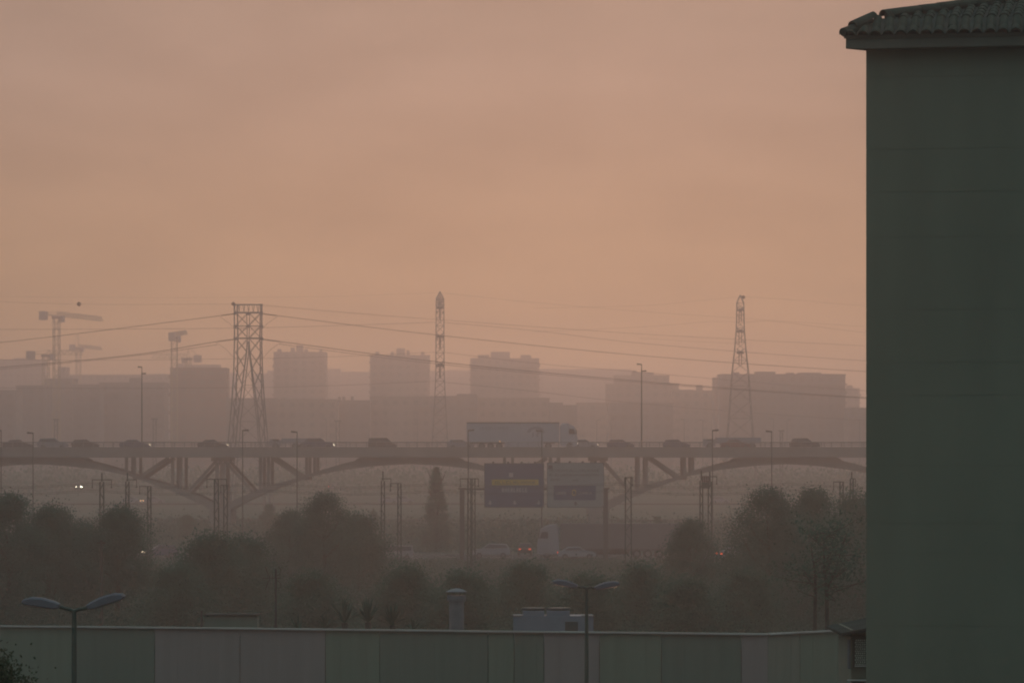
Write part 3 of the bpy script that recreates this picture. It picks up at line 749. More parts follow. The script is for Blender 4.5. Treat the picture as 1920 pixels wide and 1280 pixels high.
# lettering too blurred to read in the photograph: rows of character-sized strokes
def glyphs(b, x0, x1, z, h, n, y, seed, gap=.28):
    rg = random.Random(seed); cw = (x1 - x0) / n
    for i in range(n):
        a = x0 + i * cw; c = a + cw * (1 - gap); t = h * .2; k = rg.randint(0, 4)
        b.box(a, a + t, y - .006, y, z, z + h)
        if k in (0, 2): b.box(a + t, c, y - .006, y, z + h - t, z + h)
        if k in (0, 1, 4): b.box(a + t, c, y - .006, y, z + h * .42, z + h * .42 + t)
        if k in (0, 2, 3): b.box(a + t, c, y - .006, y, z, z + t)
        if k in (1, 4): b.box(c - t, c, y - .006, y, z, z + h)
def lorry(name, label, loc, rz, box, cabm, head, marks=False, L_=13.7, tail=None):
    t = thing(name, label, 'lorry', loc, rz)
    tb = MB().box(-L_, 0, -1.27, 1.27, 1.1, 4.0); tb.box(-L_, 0, -1.29, 1.29, 3.86, 4.02); tb.box(-L_ - .04, -L_, -1.29, 1.29, 1.05, 4.02)
    tr = tb.build('trailer', M[box], t)
    MB().box(-L_ - .05, .03, -1.31, -1.291, 3.84, 4.03).build('top_rail', M['sback'], tr)
    MB().box(-L_ + .4, -.6, -1.18, 1.18, .85, 1.1).build('chassis', M['darksteel'], t)
    MB().box(-L_ + 5.6, -2.3, -1.26, -1.2, .35, 1.09).build('side_skirt', M[box], t)
    if marks:
        g = MB(); glyphs(g, -L_ + 2.0, -L_ + 6.4, 2.95, .42, 8, -1.272, 4); g.build('lettering', M['print'], tr)
        e = MB()
        for i in range(9):                            # the dark dome-like emblem with its legs
            a0 = math.pi * (i / 9); a1 = math.pi * ((i + 1) / 9); cx = -3.45
            e.add([(cx + math.cos(a) * r * 1.35, yy, 2.45 + math.sin(a) * r * .95) for yy in (-1.272, -1.279) for a, r in ((a0, .62), (a1, .62), (a1, 1.0), (a0, 1.0))],
                  [(0, 1, 2, 3), (7, 6, 5, 4), (0, 4, 5, 1), (2, 6, 7, 3)])
        e.box(-3.3, -2.75, -1.279, -1.272, 2.35, 2.75); e.box(-4.0, -3.75, -1.279, -1.272, 1.85, 2.45); e.box(-3.4, -3.1, -1.279, -1.272, 1.85, 2.3)
        e.build('emblem', M['print'], tr)
    for x in (-L_ + 2.2, -L_ + 3.5, -L_ + 4.8):
        for y in (-1.05, 1.05): wheel(t, x, y, True)
    # tractor
    c = MB(); prism_w(c, [(.16, .6), (.16, 3.55), (.5, 3.92), (1.35, 3.88), (2.3, 3.4), (2.62, 2.4), (2.75, 1.6), (2.75, .5), (2.2, .4), (.6, .45)], [1.22, 1.22, 1.0, .95, 1.1, 1.22, 1.24, 1.22, 1.2, 1.2])
    cab = c.build('cab', M[cabm], t)
    MB().add([(2.40, -1.08, 3.2), (2.40, 1.08, 3.2), (2.66, 1.17, 2.35), (2.66, -1.17, 2.35), (2.36, -1.08, 3.2), (2.36, 1.08, 3.2), (2.6, 1.17, 2.35), (2.6, -1.17, 2.35)],
             [(0, 1, 2, 3), (7, 6, 5, 4), (0, 4, 5, 1), (1, 5, 6, 2), (2, 6, 7, 3), (3, 7, 4, 0)]).build('windscreen', M['glass'], t)
    for s in (-1, 1):
        MB().prism([(1.45, 2.3), (1.5, 3.05), (2.2, 3.05), (2.45, 2.3)], s * 1.2, s * 1.235).build('side_window', M['glass'], t)
        MB().box(2.5, 2.62, s * 1.28 - .08, s * 1.28 + .08, 2.3, 2.9).build('mirror', M['darksteel'], t)
        MB().box(2.7, 2.8, s * .9 - .22, s * .9 + .22, .75, .98).build('headlight', head, t)
        MB().box(-L_ - .08, -L_ - .04, s * 1.0 - .2, s * 1.0 + .2, .9, 1.05).build('taillight', tail or M['red'], t)
        wheel(t, 1.6, s * 1.05, True); wheel(t, -1.6, s * 1.05, True)
    if marks: MB().box(-8.9, -8.75, -1.31, -1.27, 1.12, 1.26).build('marker_light', AMBER, t)
    return t
lorry('lorry', 'white articulated lorry crossing the middle of the bridge', ((1048 - CX) / F * NL, NL, zd), 0, 'trailer', 'trailer', HEADLS, True)
lorry('lorry', 'pale lorry with a dark trailer on the motorway under the signs', ((1051 - CX) / F * 450, 450, .06), math.pi, 'curtain', 'white', M['rim'])
def boxtrailer(label, x0, x1, ytop, paint):
    D = FL; t = thing('box_truck', label, 'lorry', ((x0 + x1) / 2 * D / F - CX * D / F, D, zd))
    hw = px(x1 - x0, D) / 2; zt = at(0, ytop, D).z - zd
    MB().box(-hw + 1.9, hw, -1.2, 1.2, .9, zt).build('box', M[paint], t)
    c = MB(); prism_w(c, [(-hw + 1.8, .5), (-hw + 1.8, zt - .25), (-hw + .7, zt - .3), (-hw + .1, 1.6), (-hw, .5)], [1.15] * 5); c.build('cab', M['silver'], t)
    MB().prism([(-hw + .35, 1.55), (-hw + .75, zt - .45), (-hw + 1.5, zt - .45), (-hw + 1.5, 1.55)], -1.18, -1.15).build('side_window', M['glass'], t)
    for x in (-hw + 1, hw - 2.4, hw - 1.3):
        for y in (-1.0, 1.0): wheel(t, x, y, True)
boxtrailer('low box truck on the far lane right of the wide pylon', 505, 584, 821.5, 'silver')
boxtrailer('pale box truck on the far lane before the right thin pylon', 1318, 1426, 820, 'silver')
# motorway traffic half hidden by scrub
GM = 'traffic on the motorway behind the scrub'
def mcar(x, D, kind, paint, label, rz=math.pi, **k):
    return car('car', label, 'car', ((x - CX) / F * D, D, .06), rz, paint, kind, group=GM, **k)
mcar(742, 441, 'van', 'white', 'white van half hidden by scrub left of the conifer', sc=.82)
mcar(921, 449, 'suv', 'silver', 'pale car under the blue sign on the motorway')
mcar(984, 462, 'hatch', 'dark', 'dark car with two dim tail lights before the pale lorry cab', math.pi / 2, tail=TAILS)
mcar(1082, 443, 'sedan', 'silver', 'car with an amber tail light under the white sign', 0, tail=TAILS)
mcar(1381, 440, 'sedan', 'silver', 'car with bright red tail lights beside the round tree', R(25), tail=TAIL)
mcar(300, 450, 'hatch', 'blue', 'bluish car with one headlight in the scrub at left', R(200), head=HEADLS)
def fcar(x, y, D, rz, label, head=None, tail=None, paint='silver'):
    return car('car', label, 'car', ((x - CX) / F * D, D, gz(D) + .1), rz, paint, 'hatch', head, tail, 'cars on the far roads')
fcar(147, 900, 905, R(-80), 'far car with two bright headlights under the left arch', glow('far_beam', (1, .9, .66), 14), None)
fcar(1206, 896, 910, R(-90), 'far car with a single bright headlight under the right arch', glow('far_beam_b', (1, .9, .7), 9), None)
fcar(622, 899, 905, R(90), 'far car with a red tail light under the middle arch', None, glow('far_tail', (1, .2, .1), 2))
fcar(249, 925, 762, R(-20), 'far car with an amber lamp by the second railway mast', glow('far_amber', (1, .55, .25), 1.5), None)
fcar(290, 921, 764, 0, 'pale far car right of the third railway mast', None, None, 'white')
fcar(414, 920, 764, 0, 'pale far car between the two thick railway masts', None, None, 'white')
fcar(728, 920, 765, 0, 'pale far car between the two masts left of the conifer', None, None, 'white')
fcar(758, 917, 768, 0, 'pale far car right of the masts left of the conifer', None, None, 'white')
fcar(1358, 900, 906, 0, 'pale far car right of the twin lattice masts', None, None, 'white')
fcar(1350, 913, 765, 0, 'pale far car lower right of the twin lattice masts', None, None, 'white')

# ------------------------------------------------------------------ sign gantry
DG = 420.0; ug = px(1, DG)
sg = thing('sign_gantry', 'overhead road-sign gantry of two posts and one beam', 'gantry', (0, DG, 0))
def gx(x): return (x - CX) * ug
def gzz(y): return CAMZ + (HY - y) * ug
for x in (866.5, 1135.5):
    MB().box(gx(x) - .26, gx(x) + .26, -.25, .25, 0, gzz(915)).build('post', M['darksteel'], sg)
    MB().box(gx(x) - .42, gx(x) + .42, -.32, .32, gzz(917), gzz(914)).build('cap', M['darksteel'], sg)
MB().box(gx(862), gx(1140), .26, .62, gzz(918.5), gzz(914.5)).build('beam', M['darksteel'], sg)
def panel(label, cx, w_, y0, y1, tilt, face, name):
    zc = gzz((y0 + y1) / 2); hh = (y1 - y0) / 2 * ug; hw = w_ / 2 * ug
    t = thing(name, label, 'road sign', (gx(cx), DG - .35, zc), tilt)
    MB().box(-hw, hw, 0, .08, -hh, hh).build('back_plate', M['sback'], t)
    b = MB(); c = .25
    prof = [(-hw + .06, -hh + c), (-hw + c, -hh + .06), (hw - c, -hh + .06), (hw - .06, -hh + c), (hw - .06, hh - c), (hw - c, hh - .06), (-hw + c, hh - .06), (-hw + .06, hh - c)]
    b.prism(prof, -.03, 0).build('face', M[face], t)
    for k in (-.7, -.2, .25, .7): MB().box(hw * k - .12, hw * k + .12, -.1, .05, hh, hh + .16).build('fixing', M['sback'], t)
    return t, hw, hh
t, hw, hh = panel('dark blue motorway sign with a yellow band and three arrows', 964, 112, 868, 951, R(2.0), 'sblue', 'road_sign')
def sq(x0, x1, z0, z1, b, y=-.03): b.box(x0, x1, y - .006, y, z0, z1); return b
vx = lambda x: (x - 964) * ug
vz = lambda y: (909.5 - y) * ug
sq(vx(922), vx(1010), vz(909), vz(898.5), MB()).build('yellow_band', M['syellow'], t)
b = MB(); glyphs(b, vx(928), vx(1004), vz(907), .34, 11, -.037, 21); b.build('band_lettering', M['sdark'], t)
b = MB(); glyphs(b, vx(941), vx(990), vz(922), .48, 9, -.031, 22); b.build('lettering', M['sprint'], t)
b = MB(); sq(vx(954), vx(962), vz(894), vz(886), b); b.build('road_number', M['sprint'], t)
for x in (919, 965, 1010):
    b = MB(); b.prism([(vx(x) - .09, vz(938)), (vx(x) - .09, vz(942)), (vx(x) - .26, vz(942)), (vx(x), vz(946)), (vx(x) + .26, vz(942)), (vx(x) + .09, vz(942)), (vx(x) + .09, vz(938))], -.037, -.031); b.build('arrow', M['sprint'], t)
t, hw, hh = panel('white motorway sign with a blue inset box and dark text lines', 1079, 107, 867, 951, R(1.0), 'swhite', 'road_sign')
vx = lambda x: (x - 1079) * ug
vz = lambda y: (909 - y) * ug
b = MB(); sq(vx(1028), vx(1036), vz(879), vz(872), b); b.build('emblem', M['sdark'], t)
for i, (y, x0, x1, n) in enumerate(((884, 1030, 1124, 17), (892, 1030, 1124, 17), (901, 1032, 1052, 4), (902, 1074, 1086, 2))):
    b = MB(); glyphs(b, vx(x0), vx(x1), vz(y), .24, n, -.031, 30 + i); b.build('lettering', M['sdark'], t)
sq(vx(1038), vx(1117), vz(937), vz(909.5), MB()).build('inset_panel', M['sblue'], t)
b = MB(); glyphs(b, vx(1042), vx(1062), vz(927), .32, 5, -.037, 40); glyphs(b, vx(1084), vx(1110), vz(926), .26, 6, -.037, 41); b.build('inset_lettering', M['sprint'], t)
b = MB(); b.tube([(vx(1076) + .2 * math.cos(a * math.pi / 5), -.04, vz(923) + .3 * math.sin(a * math.pi / 5)) for a in range(11)], .06, 5); b.build('symbol', M['syellow'], t)
b = MB(); b.prism([(vx(1077), vz(940)), (vx(1077), vz(943)), (vx(1075), vz(943)), (vx(1079.5), vz(948)), (vx(1083), vz(943)), (vx(1081), vz(943)), (vx(1081), vz(940))], -.037, -.031); b.build('arrow', M['sdark'], t)

# ------------------------------------------------------------------ single and double lamps
def lamp(x, ytop, D, side, zb, label, group, r=.09, hl=.75, mtl='darksteel'):
    p = at(x, 0, D); zt = at(0, ytop, D).z
    t = thing('street_lamp', label, 'street lamp', (p.x, p.y, zb), 0, group)
    h = zt - zb
    MB().tube([(0, 0, 0), (0, 0, h)], [r, r * .62], 7).build('post', M[mtl], t)
    for s in ((-1, 1) if side == 0 else (side,)):
        a = 0 if side else (.35 if s < 0 else -.15) * 2
        b = MB(); z = h + a
        if not side: b.bar((0, 0, h - .02), (0, 0, h + max(a, .02)), r * .6); b.bar((0, 0, z), (s * hl * .5, 0, z + .04), .045)
        b.add([(s * x_, y_, z + z_) for x_, y_, z_ in ((-.05, -.12, -.08), (hl, -.16, .0), (hl, .16, .0), (-.05, .12, -.08), (-.05, -.12, .08), (hl * .9, -.14, .17), (hl * .9, .14, .17), (-.05, .12, .08))],
              [(3, 2, 1, 0), (4, 5, 6, 7), (0, 1, 5, 4), (1, 2, 6, 5), (2, 3, 7, 6), (3, 0, 4, 7)])
        hd = b.build('lamp_head', M[mtl], t)
        MB().box(min(s * .2, s * hl * .85), max(s * .2, s * hl * .85), -.1, .1, z - .06, z - .02).build('lens', M['lens'], hd)
    return t
GL = 'single lamps along the motorway'
for x, y, s, lb in ((2, 807, -1, 'lamp post cut by the left edge of the view'), (62, 812, -1, 'lamp post rising from the far-left trees'),
                    (455, 807, 1, 'lamp post just before the wide pylon foot'), (557, 810, -1, 'lamp post left of the broad rounded tree'),
                    (878, 807, 1, 'lamp post at the rear end of the white lorry'), (1016, 808, -1, 'lamp post passing between the two road signs'),
                    (1336, 807, 1, 'lamp post before the pale box truck'), (1447, 809, -1, 'lamp post above the peaked tree')):
    lamp(x, y, 452 if s < 0 else 455, s, 0.0, lb, GL)
lamp(266, 697, DBr + 5.5, 0, zd, 'tall double lamp standing on the left of the bridge', 'double lamps on the bridge', .11, .65)
lamp(1203, 692, DBr - 5.8, 0, zd, 'tall double lamp standing on the right of the bridge', 'double lamps on the bridge', .13, .75)
GF = 'faint lamps beyond the bridge'
for i, (x, s) in enumerate(((612, -1), (783, -1), (1119, 1), (1146, 1), (1283, -1), (1318, -1), (1450, -1), (1476, 1), (1612, -1))):
    lamp(x, 785 + (i % 3), 980, s, gz(980), ('faint lamp beyond the bridge left of the second tower block', 'faint lamp beyond the bridge left of the middle thin pylon', 'faint lamp, left of the pair right of the lorry', 'faint lamp, right of the pair ahead of the lorry',
         'faint lamp beyond the small car right of the double lamp', 'faint lamp at the left end of the pale box truck', 'faint lamp just right of the right thin pylon', 'faint lamp behind the dark off-roader', 'faint lamp at the edge of the tall building')[i], GF, .13, 1.0, 'steel')

# ------------------------------------------------------------------ railway masts and other lattice poles
def mast(x, ytop, D, label, arms=(), wd=.55, spike=0.0, group='railway masts beside the line'):
    wd *= .68
    p = at(x, 0, D); zb = gz(D); h = at(0, ytop, D).z - zb; u = px(1, D)
    t = thing('railway_mast', label, 'mast', (p.x, p.y, zb), 0, group)
    b = MB(); k = wd / 2; top = h - spike
    for sx in (-k, k):
        for sy in (-.18, .18): b.bar((sx, sy, 0), (sx * .85, sy, top), .075)
    n = max(4, int(top / .8))
    for i in range(n):
        a = top * i / n; c = top * (i + 1) / n; s = 1 if i % 2 else -1
        for sy in (-.18, .18): b.bar((s * k, sy, a), (-s * k, sy, c), .035)
    b.build('lattice', M['greenpost'], t)
    if spike: MB().bar((0, 0, top), (0, 0, h), .09).build('spike', M['greenpost'], t)
    for (xl, xr, y) in arms:
        z = at(0, y, D).z - zb; a = MB().tube([((xl - x) * u, 0, z), ((xr - x) * u, 0, z)], .06, 4)
        for xe in (xl, xr):
            if abs(xe - x) > 6: a.bar(((xe - x) * u, 0, z), ((xe - x) * u, 0, z - .75), .045); a.lathe([(.05, -.75), (.09, -.7), (.05, -.6)], 6, ((xe - x) * u, 0, z))
        a.build('cross_arm', M['greenpost'], t)
    return t
mast(191, 886, 345, 'leftmost railway mast with a wide cross arm', [(173, 209, 899)], .55, .8)
mast(239, 886, 362, 'second railway mast from the left with a right arm', [(236, 256, 899)], .5, .8)
mast(280, 911, 362, 'short railway mast with a left arm, third from the left', [(262, 282, 911)], .5)
mast(406, 897, 345, 'thick railway mast with a cross arm left of the lamp before the pylon', [(388, 424, 898)], .6)
mast(423, 909, 362, 'shorter railway mast close to the right of the thick one', [(414, 427, 909)], .55)
mast(718, 883, 362, 'slim railway mast left of the conifer with a spike top', [(715, 733, 897)], .5, .9)
mast(749, 906, 362, 'shorter slim railway mast next to the conifer', [(732, 751, 906)], .5)
mast(880, 896, 345, 'railway mast with a cross frame behind the left gantry post', [(863, 897, 897)], .45)
mast(888, 898, 362, 'slimmer railway mast just right of the left gantry post', [], .45)
mast(1178, 893, 345, 'broad lattice mast right of the white sign', [(1171, 1186, 895)], .85)
mast(1315, 882, 350, 'left one of the two tall lattice masts joined by boxes', [(1314, 1332, 897)], .4, .9)
mast(1331, 884, 356, 'right one of the two tall lattice masts joined by boxes', [(1318, 1344, 893)], .5, .9)
mast(1578, 902, 345, 'solid railway mast with a short left arm at right', [(1563, 1580, 903)], .5)
mast(1597, 884, 362, 'slim railway mast nearest the tall building', [(1594, 1604, 897)], .45, .7)
tb = thing('transformer_box', 'cluster of boxes hung between the two tall lattice masts', 'transformer', at(1323, 915, 349))
MB().box(-.4, .36, -.4, .2, 0, .55).build('tank', M['greenpost'], tb)
for k in range(4): MB().lathe([(.07, 0), (.11, .15), (.05, .3), (.1, .45), (.04, .6)], 8, (-.3 + k * .2, -.15, .55)).build('bushing', M['insul'], tb)
def colpole(x, ytop, D, wpx, label):
    p = at(x, 0, D); zb = gz(D); h = at(0, ytop, D).z - zb; k = px(wpx, D) / 2
    t = thing('lattice_column', label, 'mast', (p.x, p.y, zb), 0, 'lattice columns beyond the bridge')
    b = MB()
    for sx in (-k, k):
        for sy in (-k, k): b.bar((sx, sy, 0), (sx, sy, h), .10)
    n = int(h / 1.0)
    for i in range(n):
        for sy in (-k, k): b.bar((k if i % 2 else -k, sy, h * i / n), (-k if i % 2 else k, sy, h * (i + 1) / n), .06)
    b.build('lattice', M['steel'], t)
    MB().box(-k * 2.2, k * 2.2, -.15, .15, h - .25, h).build('cross_head', M['steel'], t)
colpole(105, 785, 900, 6, 'hazy lattice column behind the left end of the bridge')
colpole(290, 784, 900, 6, 'hazy T-topped column right of the tall left lamp')
colpole(633, 788, 900, 6, 'hazy lattice column left of the second tower block')
colpole(1465, 806, 800, 5, 'short hazy column behind the right of the bridge')
# wooden pole in the foreground scrub
p = at(190, 0, 200); up_ = thing('utility_pole', 'thin wooden pole with a short cross arm at lower left', 'pole', (p.x, p.y, 0))
hz_ = at(0, 1012, 200).z
MB().tube([(0, 0, 0), (0, 0, hz_)], [.12, .075], 8).build('pole', M['wood'], up_)
MB().box(-.22, .22, -.04, .04, hz_ - .18, hz_ - .1).build('cross_arm', M['wood'], up_)

# ------------------------------------------------------------------ pylons
def legs_lattice(b, prof, D, x, zb, dep, br=.06, lr=.12, step=1.0):
    """prof: (y_px, half width px) down the mast; four legs with crossed bracing on each face."""
    u = px(1, D); P = [(at(0, y, D).z - zb, hwid * u) for y, hwid in prof]
    def hwz(z):
        for (za, wa), (zb_, wb) in zip(P[:-1], P[1:]):
            if zb_ <= z <= za: return wa + (wb - wa) * (za - z) / max(1e-6, za - zb_)
        return P[-1][1]
    zsx = [P[0][0]]
    while zsx[-1] > P[-1][0] + .4:
        w_ = hwz(zsx[-1]); zsx.append(max(P[-1][0], zsx[-1] - max(1.1, 1.7 * w_ * step)))
    for i in range(len(zsx) - 1):
        a, c = zsx[i], zsx[i + 1]; wa, wc = hwz(a), hwz(c); da, dc = wa * dep, wc * dep
        for sx in (-1, 1):
            for sy in (-1, 1): b.bar((sx * wa, sy * da, a), (sx * wc, sy * dc, c), lr)
        for sy in (-1, 1):
            b.bar((-wa, sy * da, a), (wc, sy * dc, c), br); b.bar((wa, sy * da, a), (-wc, sy * dc, c), br)
        for sx in (-1, 1):
            b.bar((sx * wa, -da, a), (sx * wc, dc, c), br); b.bar((sx * wa, da, a), (sx * wc, -dc, c), br)
        if i % 2 == 0:
            for sy in (-1, 1): b.bar((-wa, sy * da, a), (wa, sy * da, a), br)
    return hwz
def insulator(t, p, q, n=9):
    p, q = Vector(p), Vector(q); b = MB(); pts = []; rr = []
    for i in range(n * 2 + 1): pts.append(p + (q - p) * i / (n * 2)); rr.append(.14 if i % 2 else .06)
    b.tube(pts, rr, 6); b.build('insulator', M['insul'], t)
# wide pylon
D = 700; zb = gz(D); u = px(1, D); p = at(466, 0, D)
py = thing('wide_pylon', 'wide flat-topped lattice pylon left of centre behind the bridge', 'pylon', (p.x, p.y, zb))
Z = lambda y: at(0, y, D).z - zb
b = MB(); legs = [(570, 26), (640, 25.5), (700, 27), (760, 31), (830, 37.5), (962, 50)]
for (ya, wa), (yc, wc) in zip(legs[:-1], legs[1:]):
    for s in (-1, 1):
        for o, dy_ in ((0, -1.1), (-4.0, 1.1)):
            b.bar((s * (wa + o) * u, dy_, Z(ya)), (s * (wc + o * (1 + (yc - 570) / 300)) * u, dy_, Z(yc)), .15)
def hw_at(y):
    for (ya, wa), (yc, wc) in zip(legs[:-1], legs[1:]):
        if ya <= y <= yc: return wa + (wc - wa) * (y - ya) / (yc - ya)
    return legs[-1][1]
b.build('legs', M['steel'], py)
b = MB()
for s in (-1, 1):                                     # inner inverted V
    b.bar((s * 3.0 * u, -1, Z(586)), (s * 1.5 * u, -1, Z(640)), .09)
    prev = (1.5, 640)
    for q in ((3.0, 660), (19, 780), (23, 830), (34, 962)):
        b.bar((s * prev[0] * u, -1, Z(prev[1])), (s * q[0] * u, -1, Z(q[1])), .17)
        b.bar((s * max(.5, prev[0] - 4) * u, 1, Z(prev[1])), (s * max(.5, q[0] - 5) * u, 1, Z(q[1])), .12); prev = q
b.build('inner_legs', M['steel'], py)
b = MB(); br_ = .055
yl = [586, 610, 634, 660, 690, 722, 755, 790, 830, 870, 915, 962]
for i, (ya, yc) in enumerate(zip(yl[:-1], yl[1:])):
    wa, wc = hw_at(ya) - 2, hw_at(yc) - 2
    def inn(y): return 0.5 if y < 655 else 3 + (y - 660) * .135 if y < 780 else 19 + (y - 780) * .085
    for s in (-1, 1):
        for yy in (-1, 1):
            b.bar((s * wa * u, yy, Z(ya)), (s * inn(yc) * u, yy, Z(yc)), br_ * 1.2); b.bar((s * inn(ya) * u, yy, Z(ya)), (s * wc * u, yy, Z(yc)), br_)
    if ya >= 690:
        for s in (-1, 1): b.bar((s * inn(ya) * u, -1, Z(ya)), (-s * inn(yc) * u, -1, Z(yc)), br_)
    if ya in (722, 790): b.bar((-inn(ya) * u, -1, Z(ya)), (inn(ya) * u, -1, Z(ya)), br_)
b.build('bracing', M['steel'], py)
for y, rr in ((571, .10), (586, .15), (611, .07), (634, .15)):
    a = MB()
    for yy in (-1.1, 1.1): a.bar((-26 * u, yy, Z(y)), (26 * u, yy, Z(y)), rr)
    a.build('cross_beam', M['steel'], py)
a = MB()
for i in range(12):
    x = -22 + i * 4; a.bar((x * u, -3.5 + i * .6, Z(571)), ((x + (3 if i % 2 else -2)) * u, -3.5 + i * .6, Z(586)), .07)
for s in (-1, 1): a.bar((s * 26 * u, 0, Z(586)), (s * 20 * u, 3, Z(571)), .08)
a.build('top_comb', M['steel'], py)
a = MB()
for x, y in ((-24, 587), (0, 588), (24, 587), (-25, 612), (0, 612), (25, 612), (-25, 635), (25, 635)):
    a.box((x - 2.2) * u, (x + 2.2) * u, -1.25, 1.25, Z(y + 2.5), Z(y - 2.5))
a.build('gusset', M['steel'], py)
for s in (-1, 1):
    insulator(py, (s * 27 * u, 0, Z(588)), (s * 52 * u, 0, Z(591.5)), 12); insulator(py, (s * 28 * u, 0, Z(636)), (s * 58 * u, 0, Z(640)), 12)
a = MB().lathe([(.05, -.35), (.3, -.2), (.36, 0), (.3, .2), (.05, .35)], 10, (-28 * u, -1, Z(570))); a.build('marker_ball', M['ball'], py)
# thin pylons
def thin_pylon(x, prof, D, label, arms, ball, hood):
    zb = gz(D); p = at(x, 0, D); u = px(1, D); Z = lambda y: at(0, y, D).z - zb
    t = thing('thin_pylon', label, 'pylon', (p.x, p.y, zb), 0, 'thin lattice pylons behind the bridge')
    b = MB(); legs_lattice(b, prof, D, x, zb, .9, .055 if hood else .045, .11, 1.0); b.build('tower', M['steel'], t)
    y0, w0 = prof[0]
    a = MB()
    for sx in (-1, 1):
        for sy in (-1, 1): a.bar((sx * w0 * u, sy * w0 * u * .9, Z(y0)), (0, 0, Z(y0 - 15)), .13)
    if hood:
        for k in range(7):
            f = k / 7; yy = y0 - 15 + 29 * f; ww = w0 * min(1, f * 1.9) * u
            for sy in (-1, 1): a.bar((-ww, sy * ww, Z(yy)), (ww, sy * ww, Z(yy)), .11); a.bar((-ww, sy * ww, Z(yy)), (ww * .8, sy * ww, Z(yy + 4)), .09)
    a.build('peak', M['steel'], t)
    for y, ln in arms:                                # arms point along the view: the line passes sideways
        b = MB(); hw = 9 * u
        for s in (-1, 1):
            for k in (-1, 1): b.bar((k * w0 * u * .9, s * .6, Z(y)), (k * .15, s * ln, Z(y - 1)), .11); b.bar((k * w0 * u * .9, s * .6, Z(y - 7)), (k * .15, s * ln, Z(y - 1)), .08)
        b.box(-w0 * u * 1.02, w0 * u * 1.02, -.9, .9, Z(y + 2), Z(y - 1.5)); b.build('cross_arm', M['steel'], t)
        for s in (-1, 1): insulator(t, (0, s * ln * .95, Z(y)), (0, s * ln * .95, Z(y + 23)), 8)
    if ball: MB().lathe([(.05, -.42), (.34, -.25), (.45, 0), (.34, .25), (.05, .42)], 10, (6 * u, 0, Z(y0 - 11))).build('marker_ball', M['ball'], t)
    return t
thin_pylon(825, [(561, 7.2), (700, 7.8), (760, 10.5), (830, 14.5), (912, 20)], 850, 'slender straight lattice pylon with a pointed hood at centre', ((577, 4), (631, 5), (685, 4.5)), False, True)
thin_pylon(1388, [(568, 6.5), (618, 7.5), (660, 11), (700, 15.5), (760, 19.5), (830, 25), (912, 31)], 850, 'slender tapering lattice pylon with hanging insulators at right', ((581, 4), (621, 5), (661, 5)), True, False)

# ------------------------------------------------------------------ wires
GW = 'overhead power lines across the sky'
def wire(pts, label, r=.045, n=10):
    # smooth curve through picture columns at their own distances
    xs = [q[0] for q in pts]; out_ = []
    A = np.array(pts, float); T = np.linspace(0, len(pts) - 1, n * (len(pts) - 1) + 1)
    for t in T:
        i = min(int(t), len(pts) - 2); f = t - i
        p0, p1, p2, p3 = A[max(i - 1, 0)], A[i], A[i + 1], A[min(i + 2, len(pts) - 1)]
        if i == 0: p0 = 2 * p1 - p2
        if i == len(pts) - 2: p3 = 2 * p2 - p1
        q = p1 + (p2 - p1) * f if len(pts) == 2 else .5 * (2 * p1 + (p2 - p0) * f + (2 * p0 - 5 * p1 + 4 * p2 - p3) * f * f + (3 * p1 - p0 - 3 * p2 + p3) * f ** 3)
        out_.append(at(*q))
    return tag(MB().tube(out_, r, 4).build('power_line', M['wire']), label, 'power line', GW)
wire([(412, 592, 700), (180, 621, 715), (0, 642, 730), (-200, 660, 750)], 'upper wire falling leftward from the wide pylon', .06)
wire([(408, 640, 700), (250, 665, 712), (0, 688.5, 730), (-200, 700, 750)], 'lower wire falling leftward from the wide pylon', .065)
wire([(408, 646, 703), (250, 667, 715), (0, 692, 733), (-200, 706, 752)], 'thinner twin wire under the lower left one', .045)
wire([(518, 591.5, 700), (820, 628, 720), (1220, 668, 745), (1620, 696, 770), (1900, 708, 790)], 'upper wire falling rightward from the wide pylon', .06)
wire([(524, 640, 700), (820, 678, 720), (1220, 716, 745), (1620, 745, 770), (1900, 756, 790)], 'lower wire falling rightward from the wide pylon', .075)
wire([(524, 645, 703), (820, 682, 723), (1220, 718.5, 748), (1620, 746.5, 773), (1900, 758, 792)], 'thinner twin wire under the lower right one', .05)
wire([(492, 572, 700), (650, 586, 715), (820, 599, 730), (1220, 627, 760), (1620, 648, 790)], 'faint earth wire sloping right from the wide pylon top', .035)
wire([(438, 570, 700), (148, 570, 720), (-150, 560, 740)], 'very faint earth wire left of the wide pylon top', .022)
wire([(820, 604, 850), (610, 611, 850), (400, 615.5, 850), (0, 617.5, 855), (-200, 616, 860)], 'long level wire running left from the hooded pylon', .05)
wire([(830, 604, 850), (1014, 621, 850), (1220, 645, 855), (1620, 676, 870), (1900, 688, 880)], 'wire falling right from the hooded pylon to mid sky', .05)
wire([(820, 660, 850), (610, 669, 850), (400, 673, 850), (130, 675, 855), (-200, 672, 860)], 'middle level wire left of the hooded pylon', .04)
wire([(830, 660, 850), (1014, 682, 850), (1183, 696, 855), (1388, 714, 860), (1620, 732, 870), (1900, 745, 880)], 'middle wire falling right from the hooded pylon', .045)
wire([(820, 714, 850), (610, 723, 850), (400, 727, 850), (0, 727, 855), (-200, 724, 860)], 'lowest level wire left of the hooded pylon', .04)
wire([(830, 716, 850), (988, 732, 850), (1220, 758, 855), (1620, 788, 870), (1900, 800, 880)], 'lowest wire falling right from the hooded pylon', .045)
wire([(830, 549, 850), (1000, 567, 850), (1220, 585, 860), (1620, 612, 880)], 'faint topmost wire right of the hooded pylon', .025)
wire([(820, 549, 850), (600, 556, 850), (300, 558, 850), (0, 556, 850)], 'faint topmost wire left of the hooded pylon', .02)
